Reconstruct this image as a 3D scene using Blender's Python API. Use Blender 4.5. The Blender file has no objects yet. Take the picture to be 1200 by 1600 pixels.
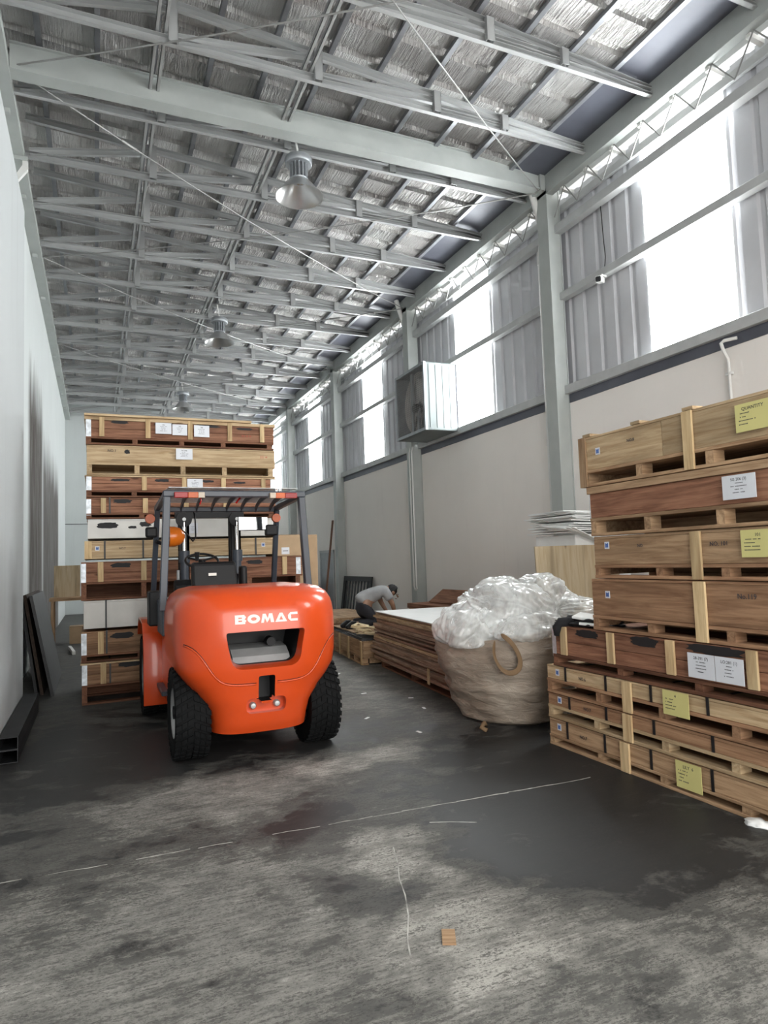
import bpy, bmesh, math, random
from mathutils import Vector, Matrix, noise
random.seed(7)
S = bpy.context.scene
COL = S.collection

# ------------------------------------------------------------------ camera, sky, light, exposure
F_PX, YAW, PITCH, ROLL = 1043.0, math.radians(23.4), math.radians(4.0), math.radians(1.95)
cam_d = bpy.data.cameras.new('camera'); cam = bpy.data.objects.new('camera', cam_d); COL.objects.link(cam)
cam_d.sensor_fit = 'HORIZONTAL'; cam_d.sensor_width = 36.0; cam_d.lens = F_PX / 1200 * 36.0
cam_d.clip_start = 0.05; cam_d.clip_end = 200
_f = Vector((math.sin(YAW) * math.cos(PITCH), math.cos(YAW) * math.cos(PITCH), math.sin(PITCH)))
_r = Vector((math.cos(YAW), -math.sin(YAW), 0)); _d = -_r.cross(_f)
_r2 = math.cos(ROLL) * _r + math.sin(ROLL) * _d; _d2 = -math.sin(ROLL) * _r + math.cos(ROLL) * _d
cam.matrix_world = Matrix(((_r2.x, -_d2.x, -_f.x, 0), (_r2.y, -_d2.y, -_f.y, 0), (_r2.z, -_d2.z, -_f.z, 1.5), (0, 0, 0, 1)))
S.camera = cam
S.cycles.diffuse_bounces = 8; S.cycles.max_bounces = 14; S.cycles.transparent_max_bounces = 16

SKY = 4.8
WINDOW_GLOW = 15.5
world = bpy.data.worlds.new('overcast_sky'); S.world = world; world.use_nodes = True
bg = world.node_tree.nodes['Background']; bg.inputs[0].default_value = (1.0, 0.985, 0.955, 1); bg.inputs[1].default_value = SKY
S.view_settings.view_transform = 'Standard'; S.view_settings.look = 'None'; S.view_settings.gamma = 1.0
S.view_settings.use_curve_mapping = False
S.view_settings.exposure = 0.60
def portal(name, loc, rot, sx, sy):
    l = bpy.data.lights.new(name, 'AREA'); l.shape = 'RECTANGLE'; l.size = sx; l.size_y = sy; l.cycles.is_portal = True
    o = bpy.data.objects.new(name, l); COL.objects.link(o); o.location = loc; o.rotation_euler = rot
portal('door_portal', (2.5, -2.45, 2.6), (math.radians(90), 0, 0), 6.2, 5.2)

# ------------------------------------------------------------------ materials
def nmat(name):
    m = bpy.data.materials.new(name); m.use_nodes = True
    nt = m.node_tree; return m, nt, nt.nodes['Principled BSDF']
def N(nt, t, **kw):
    n = nt.nodes.new(t)
    for k, v in kw.items():
        if k == 'ins':
            for i, val in v.items(): n.inputs[i].default_value = val
        else: setattr(n, k, v)
    return n
def L(nt, a, b): nt.links.new(a, b)
def ramp(nt, src, stops):
    r = N(nt, 'ShaderNodeValToRGB'); e = r.color_ramp.elements
    while len(e) < len(stops): e.new(0.5)
    for i, (p, c) in enumerate(stops):
        e[i].position = p; e[i].color = (c[0], c[1], c[2], 1) if not isinstance(c, (int, float)) else (c, c, c, 1)
    L(nt, src, r.inputs[0]); return r.outputs[0]
def mixc(nt, fac, a, b, mode='MIX'):
    m = N(nt, 'ShaderNodeMix', data_type='RGBA', blend_type=mode)
    for sock, v in ((m.inputs[0], fac), (m.inputs[6], a), (m.inputs[7], b)):
        if hasattr(v, 'is_output'): L(nt, v, sock)
        elif isinstance(v, (int, float)): sock.default_value = v
        else: sock.default_value = (v[0], v[1], v[2], 1)
    return m.outputs[2]
def math_(nt, op, a, b=None, c=None, clamp=False):
    m = N(nt, 'ShaderNodeMath', operation=op, use_clamp=clamp)
    for i, v in enumerate((a, b, c)):
        if v is None: continue
        if hasattr(v, 'is_output'): L(nt, v, m.inputs[i])
        else: m.inputs[i].default_value = v
    return m.outputs[0]
def coords(nt, scale=(1, 1, 1), rnd=0.0, kind='Object', rot=(0, 0, 0)):
    tc = N(nt, 'ShaderNodeTexCoord'); out = tc.outputs[kind]
    if rnd:
        oi = N(nt, 'ShaderNodeObjectInfo'); v = N(nt, 'ShaderNodeVectorMath', operation='ADD')
        s = N(nt, 'ShaderNodeVectorMath', operation='SCALE'); s.inputs[0].default_value = (17.3, 9.1, 23.7)
        m = math_(nt, 'MULTIPLY', oi.outputs['Random'], rnd); L(nt, m, s.inputs['Scale'])
        L(nt, out, v.inputs[0]); L(nt, s.outputs[0], v.inputs[1]); out = v.outputs[0]
    mp = N(nt, 'ShaderNodeMapping'); mp.inputs['Scale'].default_value = scale; mp.inputs['Rotation'].default_value = rot
    L(nt, out, mp.inputs[0]); return mp.outputs[0]
def noise_(nt, vec, scale, detail=4, rough=0.55, dist=0.0):
    n = N(nt, 'ShaderNodeTexNoise'); n.inputs['Scale'].default_value = scale; n.inputs['Detail'].default_value = detail
    n.inputs['Roughness'].default_value = rough; n.inputs['Distortion'].default_value = dist
    L(nt, vec, n.inputs['Vector']); return n.outputs[0]
def bump(nt, bsdf, h, strength=0.3, dist=0.01):
    b = N(nt, 'ShaderNodeBump'); b.inputs['Strength'].default_value = strength; b.inputs['Distance'].default_value = dist
    L(nt, h, b.inputs['Height']); L(nt, b.outputs[0], bsdf.inputs['Normal'])
def plain(name, col, rough=0.5, metal=0.0, var=0.08, scale=6, bmp=0.0, spec=0.5, coat=0.0, rnd=0.0):
    m, nt, b = nmat(name)
    v = coords(nt, rnd=1.0); n = noise_(nt, v, scale, 5)
    lo = [c * (1 - var * 2) for c in col]; hi = [min(1, c * (1 + var)) for c in col]
    c = ramp(nt, n, [(0.3, lo), (0.7, hi)])
    if rnd:
        oi = N(nt, 'ShaderNodeObjectInfo'); f = math_(nt, 'MULTIPLY_ADD', oi.outputs['Random'], rnd * 2, 1 - rnd)
        hs = N(nt, 'ShaderNodeHueSaturation'); L(nt, f, hs.inputs['Value']); L(nt, c, hs.inputs['Color']); c = hs.outputs[0]
    L(nt, c, b.inputs['Base Color']); b.inputs['Roughness'].default_value = rough; b.inputs['Metallic'].default_value = metal
    b.inputs['Specular IOR Level'].default_value = spec
    if coat: b.inputs['Coat Weight'].default_value = coat; b.inputs['Coat Roughness'].default_value = 0.08
    if bmp: bump(nt, b, noise_(nt, v, scale * 8, 4), bmp, 0.004)
    return m
def wood(name, c1, c2, axis='x', rnd=0.18, gs=1.0, knots=True, rough=0.75):
    m, nt, b = nmat(name)
    st = {'x': (0.9, 14, 14), 'y': (14, 0.9, 14), 'z': (14, 14, 0.9)}[axis]
    st2 = {'x': (0.35, 3.5, 3.5), 'y': (3.5, 0.35, 3.5), 'z': (3.5, 3.5, 0.35)}[axis]
    v = coords(nt, tuple(s * gs for s in st), 1.0); v2 = coords(nt, st2, 1.0)
    g = noise_(nt, v, 3.0, 6, 0.65, 0.6); big = noise_(nt, v2, 2.2, 3, 0.5, 1.2)
    c = ramp(nt, g, [(0.33, c2), (0.60, c1)])
    dark = [x * 0.62 for x in c2]
    c = mixc(nt, ramp(nt, big, [(0.48, 0.0), (0.72, 0.75)]), c, dark)
    if knots:
        vo = N(nt, 'ShaderNodeTexVoronoi'); vo.inputs['Scale'].default_value = 1.6
        v3 = coords(nt, {'x': (0.9, 2.6, 2.6), 'y': (2.6, 0.9, 2.6), 'z': (2.6, 2.6, 0.9)}[axis], 1.0); L(nt, v3, vo.inputs['Vector'])
        k = ramp(nt, vo.outputs['Distance'], [(0.035, 0.85), (0.085, 0.0)])
        c = mixc(nt, k, c, [x * 0.4 for x in c2])
    oi = N(nt, 'ShaderNodeObjectInfo'); f = math_(nt, 'MULTIPLY_ADD', oi.outputs['Random'], rnd * 2, 1 - rnd)
    hs = N(nt, 'ShaderNodeHueSaturation'); L(nt, f, hs.inputs['Value']); L(nt, c, hs.inputs['Color'])
    L(nt, hs.outputs[0], b.inputs['Base Color']); b.inputs['Roughness'].default_value = rough; b.inputs['Specular IOR Level'].default_value = 0.25
    bump(nt, b, g, 0.25, 0.004)
    return m
M = {}
# woods: grain along local x (crate length) or z (upright cleats)
PALE, PALE2 = (0.54, 0.41, 0.255), (0.36, 0.24, 0.13)
RED, RED2 = (0.33, 0.165, 0.10), (0.16, 0.068, 0.04)
TAN, TAN2 = (0.46, 0.31, 0.185), (0.26, 0.155, 0.085)
DRK, DRK2 = (0.22, 0.105, 0.06), (0.12, 0.05, 0.03)
for n, a, b_ in (('pale', PALE, PALE2), ('red', RED, RED2), ('tan', TAN, TAN2), ('dark', DRK, DRK2), ('brown', (0.38, 0.225, 0.13), (0.21, 0.11, 0.06))):
    M[n] = wood('wood_' + n, a, b_, 'x'); M[n + '_z'] = wood('wood_%s_upright' % n, a, b_, 'z'); M[n + '_y'] = wood('wood_%s_cross' % n, a, b_, 'y')
M['cleat'] = wood('wood_cleat', (0.62, 0.47, 0.27), (0.44, 0.29, 0.15), 'z')
M['ply'] = wood('plywood_face', (0.50, 0.41, 0.28), (0.40, 0.30, 0.18), 'z', gs=0.5)
M['offcut'] = wood('fresh_offcut', (0.82, 0.70, 0.48), (0.66, 0.52, 0.32), 'x', 0.1, knots=False)
M['white_board'] = plain('white_painted_board', (0.66, 0.64, 0.60), 0.7, var=0.06, scale=3, rnd=0.05)
M['inside'] = plain('crate_inside_wood', (0.10, 0.06, 0.035), 0.9)
M['tin'] = plain('zinc_corner_plate', (0.62, 0.66, 0.70), 0.45, 0.55, var=0.2, scale=18)
M['strap'] = plain('black_strap', (0.012, 0.012, 0.013), 0.45)
M['mark'] = plain('black_spray_paint', (0.012, 0.011, 0.012), 0.7)
M['blackwood'] = wood('black_stained_wood', (0.045, 0.03, 0.022), (0.02, 0.014, 0.01), 'y')
M['paper'] = plain('white_paper', (0.68, 0.70, 0.74), 0.5, var=0.03)
M['yellow_paper'] = plain('yellow_paper', (0.62, 0.57, 0.23), 0.6, var=0.03)
M['ink'] = plain('dark_ink', (0.04, 0.04, 0.05), 0.7); M['ink_red'] = plain('red_ink', (0.45, 0.06, 0.04), 0.7)
M['ink_blue'] = plain('blue_sticker', (0.08, 0.16, 0.42), 0.5)
M['steel_paint'] = plain('grey_green_painted_steel', (0.40, 0.425, 0.41), 0.5, 0.0, var=0.05, scale=3)
M['girt'] = plain('grey_painted_girt', (0.46, 0.47, 0.47), 0.5, 0.0, var=0.05)
M['galv'] = plain('galvanised_steel', (0.43, 0.44, 0.44), 0.42, 0.35, var=0.05, scale=2, rnd=0.12)
M['batten'] = plain('galvanised_batten', (0.30, 0.31, 0.33), 0.42, 0.6, var=0.1)
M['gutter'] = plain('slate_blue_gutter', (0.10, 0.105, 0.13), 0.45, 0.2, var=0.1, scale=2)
M['rod'] = plain('steel_rod', (0.32, 0.32, 0.31), 0.5, 0.5)
M['cladding'] = plain('grey_metal_cladding', (0.54, 0.545, 0.57), 0.42, 0.05, var=0.04, scale=2)
M['pvc'] = plain('white_pvc', (0.70, 0.70, 0.68), 0.35, var=0.03)
M['recess'] = plain('dark_recess', (0.03, 0.03, 0.04), 0.8)
M['black'] = plain('black_plastic', (0.006, 0.006, 0.007), 0.5, spec=0.3)
M['blacksteel'] = plain('black_steel_tube', (0.018, 0.019, 0.021), 0.5, 0.2, var=0.25)
M['rubber'] = plain('tyre_rubber', (0.007, 0.0075, 0.008), 0.8, var=0.2, scale=20, bmp=0.2, spec=0.15)
M['slate'] = plain('slate_grey_paint', (0.045, 0.054, 0.070), 0.4, var=0.06)
M['orange'] = plain('orange_gloss_paint', (0.60, 0.066, 0.011), 0.28, var=0.05, scale=2.0, coat=0.35, spec=0.35)
M['amber_dome'] = plain('amber_dome', (0.72, 0.17, 0.012), 0.25)
M['amber'] = plain('amber_lens', (0.50, 0.085, 0.006), 0.25, spec=0.3); M['redlens'] = plain('red_lens', (0.30, 0.008, 0.008), 0.25, spec=0.3); M['clearlens'] = plain('clear_lens', (0.42, 0.34, 0.25), 0.2)
M['chrome'] = plain('chrome_rod', (0.8, 0.8, 0.8), 0.12, 1.0, var=0.0)
M['mirror'] = plain('mirror_glass', (0.45, 0.47, 0.48), 0.03, 1.0, var=0.0)
M['grey_metal'] = plain('radiator_grey', (0.45, 0.46, 0.46), 0.4, 0.4)
M['white_letter'] = plain('white_letter', (0.78, 0.76, 0.70), 0.5, var=0.02)
M['alu'] = plain('spun_aluminium', (0.66, 0.66, 0.66), 0.30, 0.85, var=0.04, scale=3)
M['ring'] = plain('pale_fan_ring', (0.72, 0.68, 0.66), 0.5)
M['lampgrey'] = plain('lamp_grey', (0.33, 0.35, 0.37), 0.4, 0.4)
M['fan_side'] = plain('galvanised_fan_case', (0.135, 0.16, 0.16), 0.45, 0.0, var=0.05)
M['foam'] = plain('white_foam', (0.82, 0.83, 0.82), 0.6, var=0.03, rnd=0.05)
M['cardboard'] = plain('cardboard', (0.47, 0.33, 0.20), 0.8, var=0.06)
M['skin'] = plain('skin', (0.30, 0.17, 0.11), 0.6, var=0.04); M['shirt'] = plain('grey_shirt', (0.36, 0.37, 0.38), 0.9, var=0.08, scale=10, bmp=0.3)
M['trousers'] = plain('dark_trousers', (0.025, 0.025, 0.032), 0.9, var=0.1); M['hair'] = plain('black_hair', (0.008, 0.008, 0.009), 0.6, bmp=0.5)
M['cloth_black'] = plain('black_cloth', (0.010, 0.010, 0.012), 0.9, bmp=0.4); M['webbing'] = plain('brown_webbing', (0.20, 0.125, 0.065), 0.8)

def floor_mat():
    m, nt, b = nmat('stained_concrete_floor')
    v = coords(nt); big = noise_(nt, v, 0.75, 6, 0.62, 0.4); mid = noise_(nt, coords(nt, (1, 1.6, 1), rot=(0, 0, 0.5)), 3.2, 7, 0.7, 0.5); fine = noise_(nt, v, 22, 6, 0.75)
    scr = noise_(nt, coords(nt, (3, 26, 1), rot=(0, 0, 0.25)), 2.0, 5, 0.7, 0.2)
    sp = N(nt, 'ShaderNodeSeparateXYZ'); wv = N(nt, 'ShaderNodeVectorMath', operation='ADD')
    wn = N(nt, 'ShaderNodeTexNoise'); wn.inputs['Scale'].default_value = 2.0; wn.inputs['Detail'].default_value = 5; wn.inputs['Roughness'].default_value = 0.65; L(nt, v, wn.inputs['Vector'])
    ws = N(nt, 'ShaderNodeVectorMath', operation='MULTIPLY_ADD'); L(nt, wn.outputs['Color'], ws.inputs[0]); ws.inputs[1].default_value = (0.9, 0.9, 0); ws.inputs[2].default_value = (-0.45, -0.45, 0)
    L(nt, v, wv.inputs[0]); L(nt, ws.outputs[0], wv.inputs[1]); L(nt, wv.outputs[0], sp.inputs[0])
    def blob(cx, cy, rx, ry, soft=0.35):
        dx = math_(nt, 'DIVIDE', math_(nt, 'SUBTRACT', sp.outputs[0], cx), rx); dy = math_(nt, 'DIVIDE', math_(nt, 'SUBTRACT', sp.outputs[1], cy), ry)
        r2 = math_(nt, 'SQRT', math_(nt, 'ADD', math_(nt, 'MULTIPLY', dx, dx), math_(nt, 'MULTIPLY', dy, dy)))
        mr = N(nt, 'ShaderNodeMapRange', interpolation_type='SMOOTHSTEP'); L(nt, r2, mr.inputs[0])
        mr.inputs[1].default_value = 1 + soft; mr.inputs[2].default_value = 1 - soft; mr.inputs[3].default_value = 0; mr.inputs[4].default_value = 1
        return mr.outputs[0]
    bias = None
    for cx, cy, rx, ry, a in ((2.45, 3.05, 0.80, 0.75, -0.20), (3.0, 4.2, 0.9, 0.8, -0.16), (-0.2, 5.9, 0.9, 1.3, -0.13), (1.12, 2.98, 0.24, 0.20, -0.16), (1.25, 5.7, 1.1, 0.7, -0.12), (1.15, 3.75, 0.35, 0.35, -0.10),
                              (1.9, 4.85, 0.60, 0.30, 0.17), (0.6, 4.6, 0.85, 0.5, 0.13), (0.35, 2.9, 1.3, 0.75, 0.10), (1.5, 2.45, 0.5, 0.30, 0.12), (1.42, 3.30, 0.28, 0.42, 0.15), (2.0, 1.95, 1.1, 0.42, 0.09), (2.6, 8.2, 1.4, 2.6, 0.10)):
        k = math_(nt, 'MULTIPLY', blob(cx, cy, rx, ry, 0.5), a); bias = k if bias is None else math_(nt, 'ADD', bias, k)
    def sharp(src, lo, hi):
        mr = N(nt, 'ShaderNodeMapRange', interpolation_type='SMOOTHSTEP'); L(nt, src, mr.inputs[0]); mr.inputs[1].default_value = lo; mr.inputs[2].default_value = hi; return mr.outputs[0]
    n1 = noise_(nt, coords(nt, (1, 1.3, 1), rot=(0, 0, 0.4)), 2.6, 14, 0.72, 0.35); n2 = noise_(nt, coords(nt, (1, 2.4, 1), rot=(0, 0, -0.3)), 7.0, 12, 0.78, 0.2); n3 = noise_(nt, coords(nt, (1, 1.8, 1), rot=(0, 0, 0.35)), 55, 8, 0.82)
    f1 = math_(nt, 'ADD', n1, bias); f2 = math_(nt, 'ADD', math_(nt, 'ADD', math_(nt, 'MULTIPLY', n2, 0.6), math_(nt, 'MULTIPLY', n1, 0.4)), bias)
    grime = sharp(f1, 0.40, 0.50); bare = sharp(math_(nt, 'ADD', f2, math_(nt, 'MULTIPLY_ADD', n3, 0.35, -0.175)), 0.535, 0.595); pits = sharp(math_(nt, 'ADD', math_(nt, 'MULTIPLY', n3, 0.62), math_(nt, 'ADD', math_(nt, 'MULTIPLY', n2, 0.28), math_(nt, 'MULTIPLY', scr, 0.22))), 0.555, 0.61); chalk = sharp(math_(nt, 'ADD', f2, math_(nt, 'MULTIPLY_ADD', n3, 0.6, -0.3)), 0.62, 0.70)
    dark_c = ramp(nt, big, [(0.3, (0.016, 0.0165, 0.017)), (0.7, (0.036, 0.0365, 0.037))]); mid_c = ramp(nt, mid, [(0.3, (0.062, 0.062, 0.058)), (0.7, (0.120, 0.118, 0.108))]); bare_c = ramp(nt, fine, [(0.3, (0.17, 0.166, 0.150)), (0.7, (0.27, 0.262, 0.238))])
    c = mixc(nt, grime, dark_c, mid_c); c = mixc(nt, math_(nt, 'MULTIPLY', bare, 0.85), c, bare_c); c = mixc(nt, chalk, c, (0.40, 0.385, 0.35)); c = mixc(nt, math_(nt, 'MULTIPLY', pits, 0.8), c, (0.035, 0.034, 0.033))
    wear = math_(nt, 'ADD', math_(nt, 'MULTIPLY', grime, 0.4), math_(nt, 'MULTIPLY', bare, 0.5))
    L(nt, c, b.inputs['Base Color'])
    L(nt, ramp(nt, wear, [(0.1, 0.52), (0.7, 0.75)]), b.inputs['Roughness']); b.inputs['Specular IOR Level'].default_value = 0.28
    bump(nt, b, wear, 0.25, 0.01)
    return m
M['floor'] = floor_mat()
M['joint'] = plain('pale_joint_filler', (0.40, 0.39, 0.36), 0.8, var=0.3, scale=14)
def wall_mat(name, col, dirty=0.25, stain=None):
    m, nt, b = nmat(name); v = coords(nt)
    n = noise_(nt, v, 0.5, 6, 0.6); s = noise_(nt, coords(nt, (3.0, 3.0, 0.22)), 1.4, 6, 0.65)
    c = ramp(nt, n, [(0.3, [x * 0.93 for x in col]), (0.7, col)])
    dk = [col[0] * 0.62, col[1] * 0.60, col[2] * 0.60]
    c = mixc(nt, ramp(nt, s, [(0.56, 0.0), (0.80, dirty)]), c, dk)
    if stain:  # brown scorch and rub marks with an outline of their own
        sp = N(nt, 'ShaderNodeSeparateXYZ'); L(nt, v, sp.inputs[0]); fac = None
        edge = noise_(nt, coords(nt, (1, 2.2, 0.30)), 2.4, 5, 0.6)
        for y0, y1, z0, z1, a in stain:
            def band(src, lo, hi, soft):
                u = math_(nt, 'SUBTRACT', src, lo); u = math_(nt, 'DIVIDE', u, soft, clamp=True); w = math_(nt, 'SUBTRACT', hi, src); w = math_(nt, 'DIVIDE', w, soft, clamp=True); return math_(nt, 'MULTIPLY', u, w)
            zz = math_(nt, 'MULTIPLY_ADD', edge, 1.6, sp.outputs[2]); zz = math_(nt, 'SUBTRACT', zz, 0.8)
            k = math_(nt, 'MULTIPLY', band(sp.outputs[1], y0, y1, 0.5), band(zz, z0, z1, 0.9)); k = math_(nt, 'MULTIPLY', k, a)
            fac = k if fac is None else math_(nt, 'MAXIMUM', fac, k)
        st = noise_(nt, coords(nt, (1, 7, 0.35)), 2.0, 6, 0.7); fac = math_(nt, 'MULTIPLY', fac, ramp(nt, st, [(0.25, 0.55), (0.55, 1.0)]))
        c = mixc(nt, fac, c, (0.055, 0.043, 0.036))
    L(nt, c, b.inputs['Base Color']); b.inputs['Roughness'].default_value = 0.85; b.inputs['Specular IOR Level'].default_value = 0.2
    bump(nt, b, noise_(nt, v, 9, 6, 0.6), 0.12, 0.01); return m
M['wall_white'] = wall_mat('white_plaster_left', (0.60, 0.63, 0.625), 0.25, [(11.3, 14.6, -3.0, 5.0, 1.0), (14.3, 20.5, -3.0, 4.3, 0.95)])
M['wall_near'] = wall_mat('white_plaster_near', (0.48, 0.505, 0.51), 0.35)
M['wall_cream'] = wall_mat('cream_plaster_right', (0.87, 0.83, 0.79), 0.16)
def foil_mat():
    m, nt, b = nmat('crinkled_foil_insulation')
    v = coords(nt, rnd=1.0); vx = coords(nt, (16, 1.3, 1), 1.0); w = noise_(nt, vx, 2.2, 4, 0.6, 0.3); d = noise_(nt, v, 70, 2); big = noise_(nt, v, 1.1, 4)
    c = ramp(nt, big, [(0.3, (0.42, 0.395, 0.38)), (0.7, (0.72, 0.715, 0.70))]); oi = N(nt, 'ShaderNodeObjectInfo')
    f = math_(nt, 'MULTIPLY_ADD', oi.outputs['Random'], 0.35, 0.75); hs = N(nt, 'ShaderNodeHueSaturation'); L(nt, f, hs.inputs['Value']); L(nt, c, hs.inputs['Color'])
    L(nt, hs.outputs[0], b.inputs['Base Color']); b.inputs['Metallic'].default_value = 0.85; b.inputs['Roughness'].default_value = 0.38
    h = math_(nt, 'ADD', math_(nt, 'MULTIPLY', ramp(nt, w, [(0.42, 0.0), (0.62, 1.0)]), 1.0), math_(nt, 'MULTIPLY', d, 0.35))
    bump(nt, b, h, 1.0, 0.02); return m
M['foil'] = foil_mat()
def window_mat():
    m, nt, b = nmat('daylit_translucent_sheet'); b.inputs['Base Color'].default_value = (0.8, 0.85, 0.85, 1); b.inputs['Roughness'].default_value = 0.4
    b.inputs['Emission Color'].default_value = (0.97, 0.995, 1.0, 1); b.inputs['Emission Strength'].default_value = WINDOW_GLOW; return m
M['window'] = window_mat()
def bag_mat():
    m, nt, b = nmat('woven_bulk_bag'); v = coords(nt); n = noise_(nt, coords(nt, (1, 1, 3.2)), 5, 6, 0.65, 0.8); bigm = noise_(nt, v, 2.0, 4)
    c = ramp(nt, bigm, [(0.3, (0.24, 0.185, 0.14)), (0.7, (0.42, 0.36, 0.295))]); L(nt, c, b.inputs['Base Color']); b.inputs['Roughness'].default_value = 0.5
    b.inputs['Specular IOR Level'].default_value = 0.5; bump(nt, b, n, 0.9, 0.03); return m
M['bag'] = bag_mat()
def film_mat():
    m, nt, b = nmat('clear_plastic_film'); v = coords(nt); n = noise_(nt, coords(nt, (1, 1, 0.8)), 3.2, 5, 0.6, 1.2); lw = N(nt, 'ShaderNodeLayerWeight'); lw.inputs['Blend'].default_value = 0.35
    b.inputs['Base Color'].default_value = (0.86, 0.88, 0.87, 1); b.inputs['Roughness'].default_value = 0.12; b.inputs['Specular IOR Level'].default_value = 0.8
    al = math_(nt, 'ADD', math_(nt, 'MULTIPLY', lw.outputs['Facing'], 0.45), ramp(nt, n, [(0.35, 0.22), (0.65, 0.62)]), clamp=True)
    L(nt, al, b.inputs['Alpha']); b.inputs['Coat Weight'].default_value = 0.6; b.inputs['Coat Roughness'].default_value = 0.05
    rg = N(nt, 'ShaderNodeTexNoise', noise_type='RIDGED_MULTIFRACTAL'); rg.inputs['Scale'].default_value = 3.4; rg.inputs['Detail'].default_value = 5; rg.inputs['Distortion'].default_value = 1.1; L(nt, coords(nt, (1.0, 1.0, 0.75), 1.0), rg.inputs['Vector'])
    bump(nt, b, rg.outputs[0], 0.65, 0.02); return m
M['film'] = film_mat()

# ------------------------------------------------------------------ mesh helpers
class MB:
    def __init__(s): s.v = []; s.f = []; s.sm = False
    def add(s, vs, fs):
        o = len(s.v); s.v += [tuple(p) for p in vs]; s.f += [tuple(i + o for i in f) for f in fs]; return s
    def box(s, x0, y0, z0, x1, y1, z1):
        return s.add([(x0, y0, z0), (x1, y0, z0), (x1, y1, z0), (x0, y1, z0), (x0, y0, z1), (x1, y0, z1), (x1, y1, z1), (x0, y1, z1)],
                     [(0, 3, 2, 1), (4, 5, 6, 7), (0, 1, 5, 4), (1, 2, 6, 5), (2, 3, 7, 6), (3, 0, 4, 7)])
    def bar(s, p, q, w, h, up=(0, 0, 1)):
        p = Vector(p); q = Vector(q); d = (q - p).normalized(); u = Vector(up); a = d.cross(u)
        if a.length < 1e-4: a = d.cross(Vector((1, 0, 0)))
        a.normalize(); b = a.cross(d); vs = []
        for e in (p, q):
            for i, j in ((-1, -1), (1, -1), (1, 1), (-1, 1)): vs.append(e + a * (i * w / 2) + b * (j * h / 2))
        return s.add(vs, [(3, 2, 1, 0), (4, 5, 6, 7), (0, 1, 5, 4), (1, 2, 6, 5), (2, 3, 7, 6), (3, 0, 4, 7)])
    def chan(s, p, q, w, h, t=0.006, up=(0, 0, 1)):  # C channel: web + two flanges
        p = Vector(p); q = Vector(q); d = (q - p).normalized(); u = Vector(up); a = d.cross(u); a.normalize(); b = a.cross(d)
        s.bar(p - a * (w / 2 - t / 2), q - a * (w / 2 - t / 2), t, h, up)
        for k in (-1, 1): s.bar(p + b * k * (h / 2 - t / 2), q + b * k * (h / 2 - t / 2), w, t, up)
        return s
    def tube(s, pts, r, n=8, cap=True):
        pts = [Vector(p) for p in pts]; rings = []; prev = None
        for i, p in enumerate(pts):
            d = (pts[min(i + 1, len(pts) - 1)] - pts[max(i - 1, 0)]).normalized()
            a = prev - d * prev.dot(d) if prev else d.cross(Vector((0, 0, 1)) if abs(d.z) < 0.9 else Vector((1, 0, 0)))
            a.normalize(); prev = a; b = d.cross(a); rr = r[i] if isinstance(r, (list, tuple)) else r
            rings.append([p + (a * math.cos(2 * math.pi * k / n) + b * math.sin(2 * math.pi * k / n)) * rr for k in range(n)])
        vs = [v for R in rings for v in R]; fs = []
        for i in range(len(pts) - 1):
            for k in range(n): fs.append((i * n + k, i * n + (k + 1) % n, (i + 1) * n + (k + 1) % n, (i + 1) * n + k))
        if cap: fs.append(tuple(range(n - 1, -1, -1))); fs.append(tuple((len(pts) - 1) * n + k for k in range(n)))
        return s.add(vs, fs)
    def lathe(s, prof, n=24, axis='z', c=(0, 0, 0), closed=False):
        vs = []; fs = []; m = len(prof)
        for k in range(n):
            a = 2 * math.pi * k / n; ca, sa = math.cos(a), math.sin(a)
            for r, h in prof:
                p = {'z': (r * ca, r * sa, h), 'x': (h, r * ca, r * sa), 'y': (r * sa, h, r * ca)}[axis]
                vs.append((p[0] + c[0], p[1] + c[1], p[2] + c[2]))
        for k in range(n):
            k2 = (k + 1) % n
            for i in range(m if closed else m - 1):
                j = (i + 1) % m; fs.append((k * m + i, k2 * m + i, k2 * m + j, k * m + j))
        return s.add(vs, fs)
    def prism(s, prof, lo, hi, axis='y'):
        def P(a, b, t): return {'y': (a, t, b), 'x': (t, a, b), 'z': (a, b, t)}[axis]
        n = len(prof); vs = [P(a, b, lo) for a, b in prof] + [P(a, b, hi) for a, b in prof]
        return s.add(vs, [tuple(range(n)), tuple(range(2 * n - 1, n - 1, -1))] + [(i, i + n, (i + 1) % n + n, (i + 1) % n) for i in range(n)])
    def mesh(s, name):
        me = bpy.data.meshes.new(name); me.from_pydata(s.v, [], s.f)
        bm = bmesh.new(); bm.from_mesh(me); bmesh.ops.recalc_face_normals(bm, faces=bm.faces); bm.to_mesh(me); bm.free()
        return me
    def build(s, name, mat, parent=None, bevel=0, smooth=False):
        return link(name, s.mesh(name), mat, parent, bevel, smooth)
def link(name, me, mat, parent=None, bevel=0, smooth=False):
    if mat and not me.materials: me.materials.append(M[mat] if isinstance(mat, str) else mat)
    o = bpy.data.objects.new(name, me); COL.objects.link(o)
    if parent: o.parent = parent
    if smooth is not False:
        me.polygons.foreach_set('use_smooth', [True] * len(me.polygons))
        if smooth is not True: me.set_sharp_from_angle(angle=math.radians(smooth))
    if bevel:
        b = o.modifiers.new('bevel', 'BEVEL'); b.width = bevel; b.segments = 2 if bevel > 0.01 else 1; b.limit_method = 'ANGLE'; b.angle_limit = math.radians(40)
    return o
def empty(name, loc=(0, 0, 0), rz=0.0):
    o = bpy.data.objects.new(name, None); COL.objects.link(o); o.location = loc; o.rotation_euler = (0, 0, rz); o.empty_display_size = 0.2; return o
def tag(o, label, cat, group=None, kind=None):
    o['label'] = label; o['category'] = cat
    if group: o['group'] = group
    if kind: o['kind'] = kind
    return o
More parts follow.
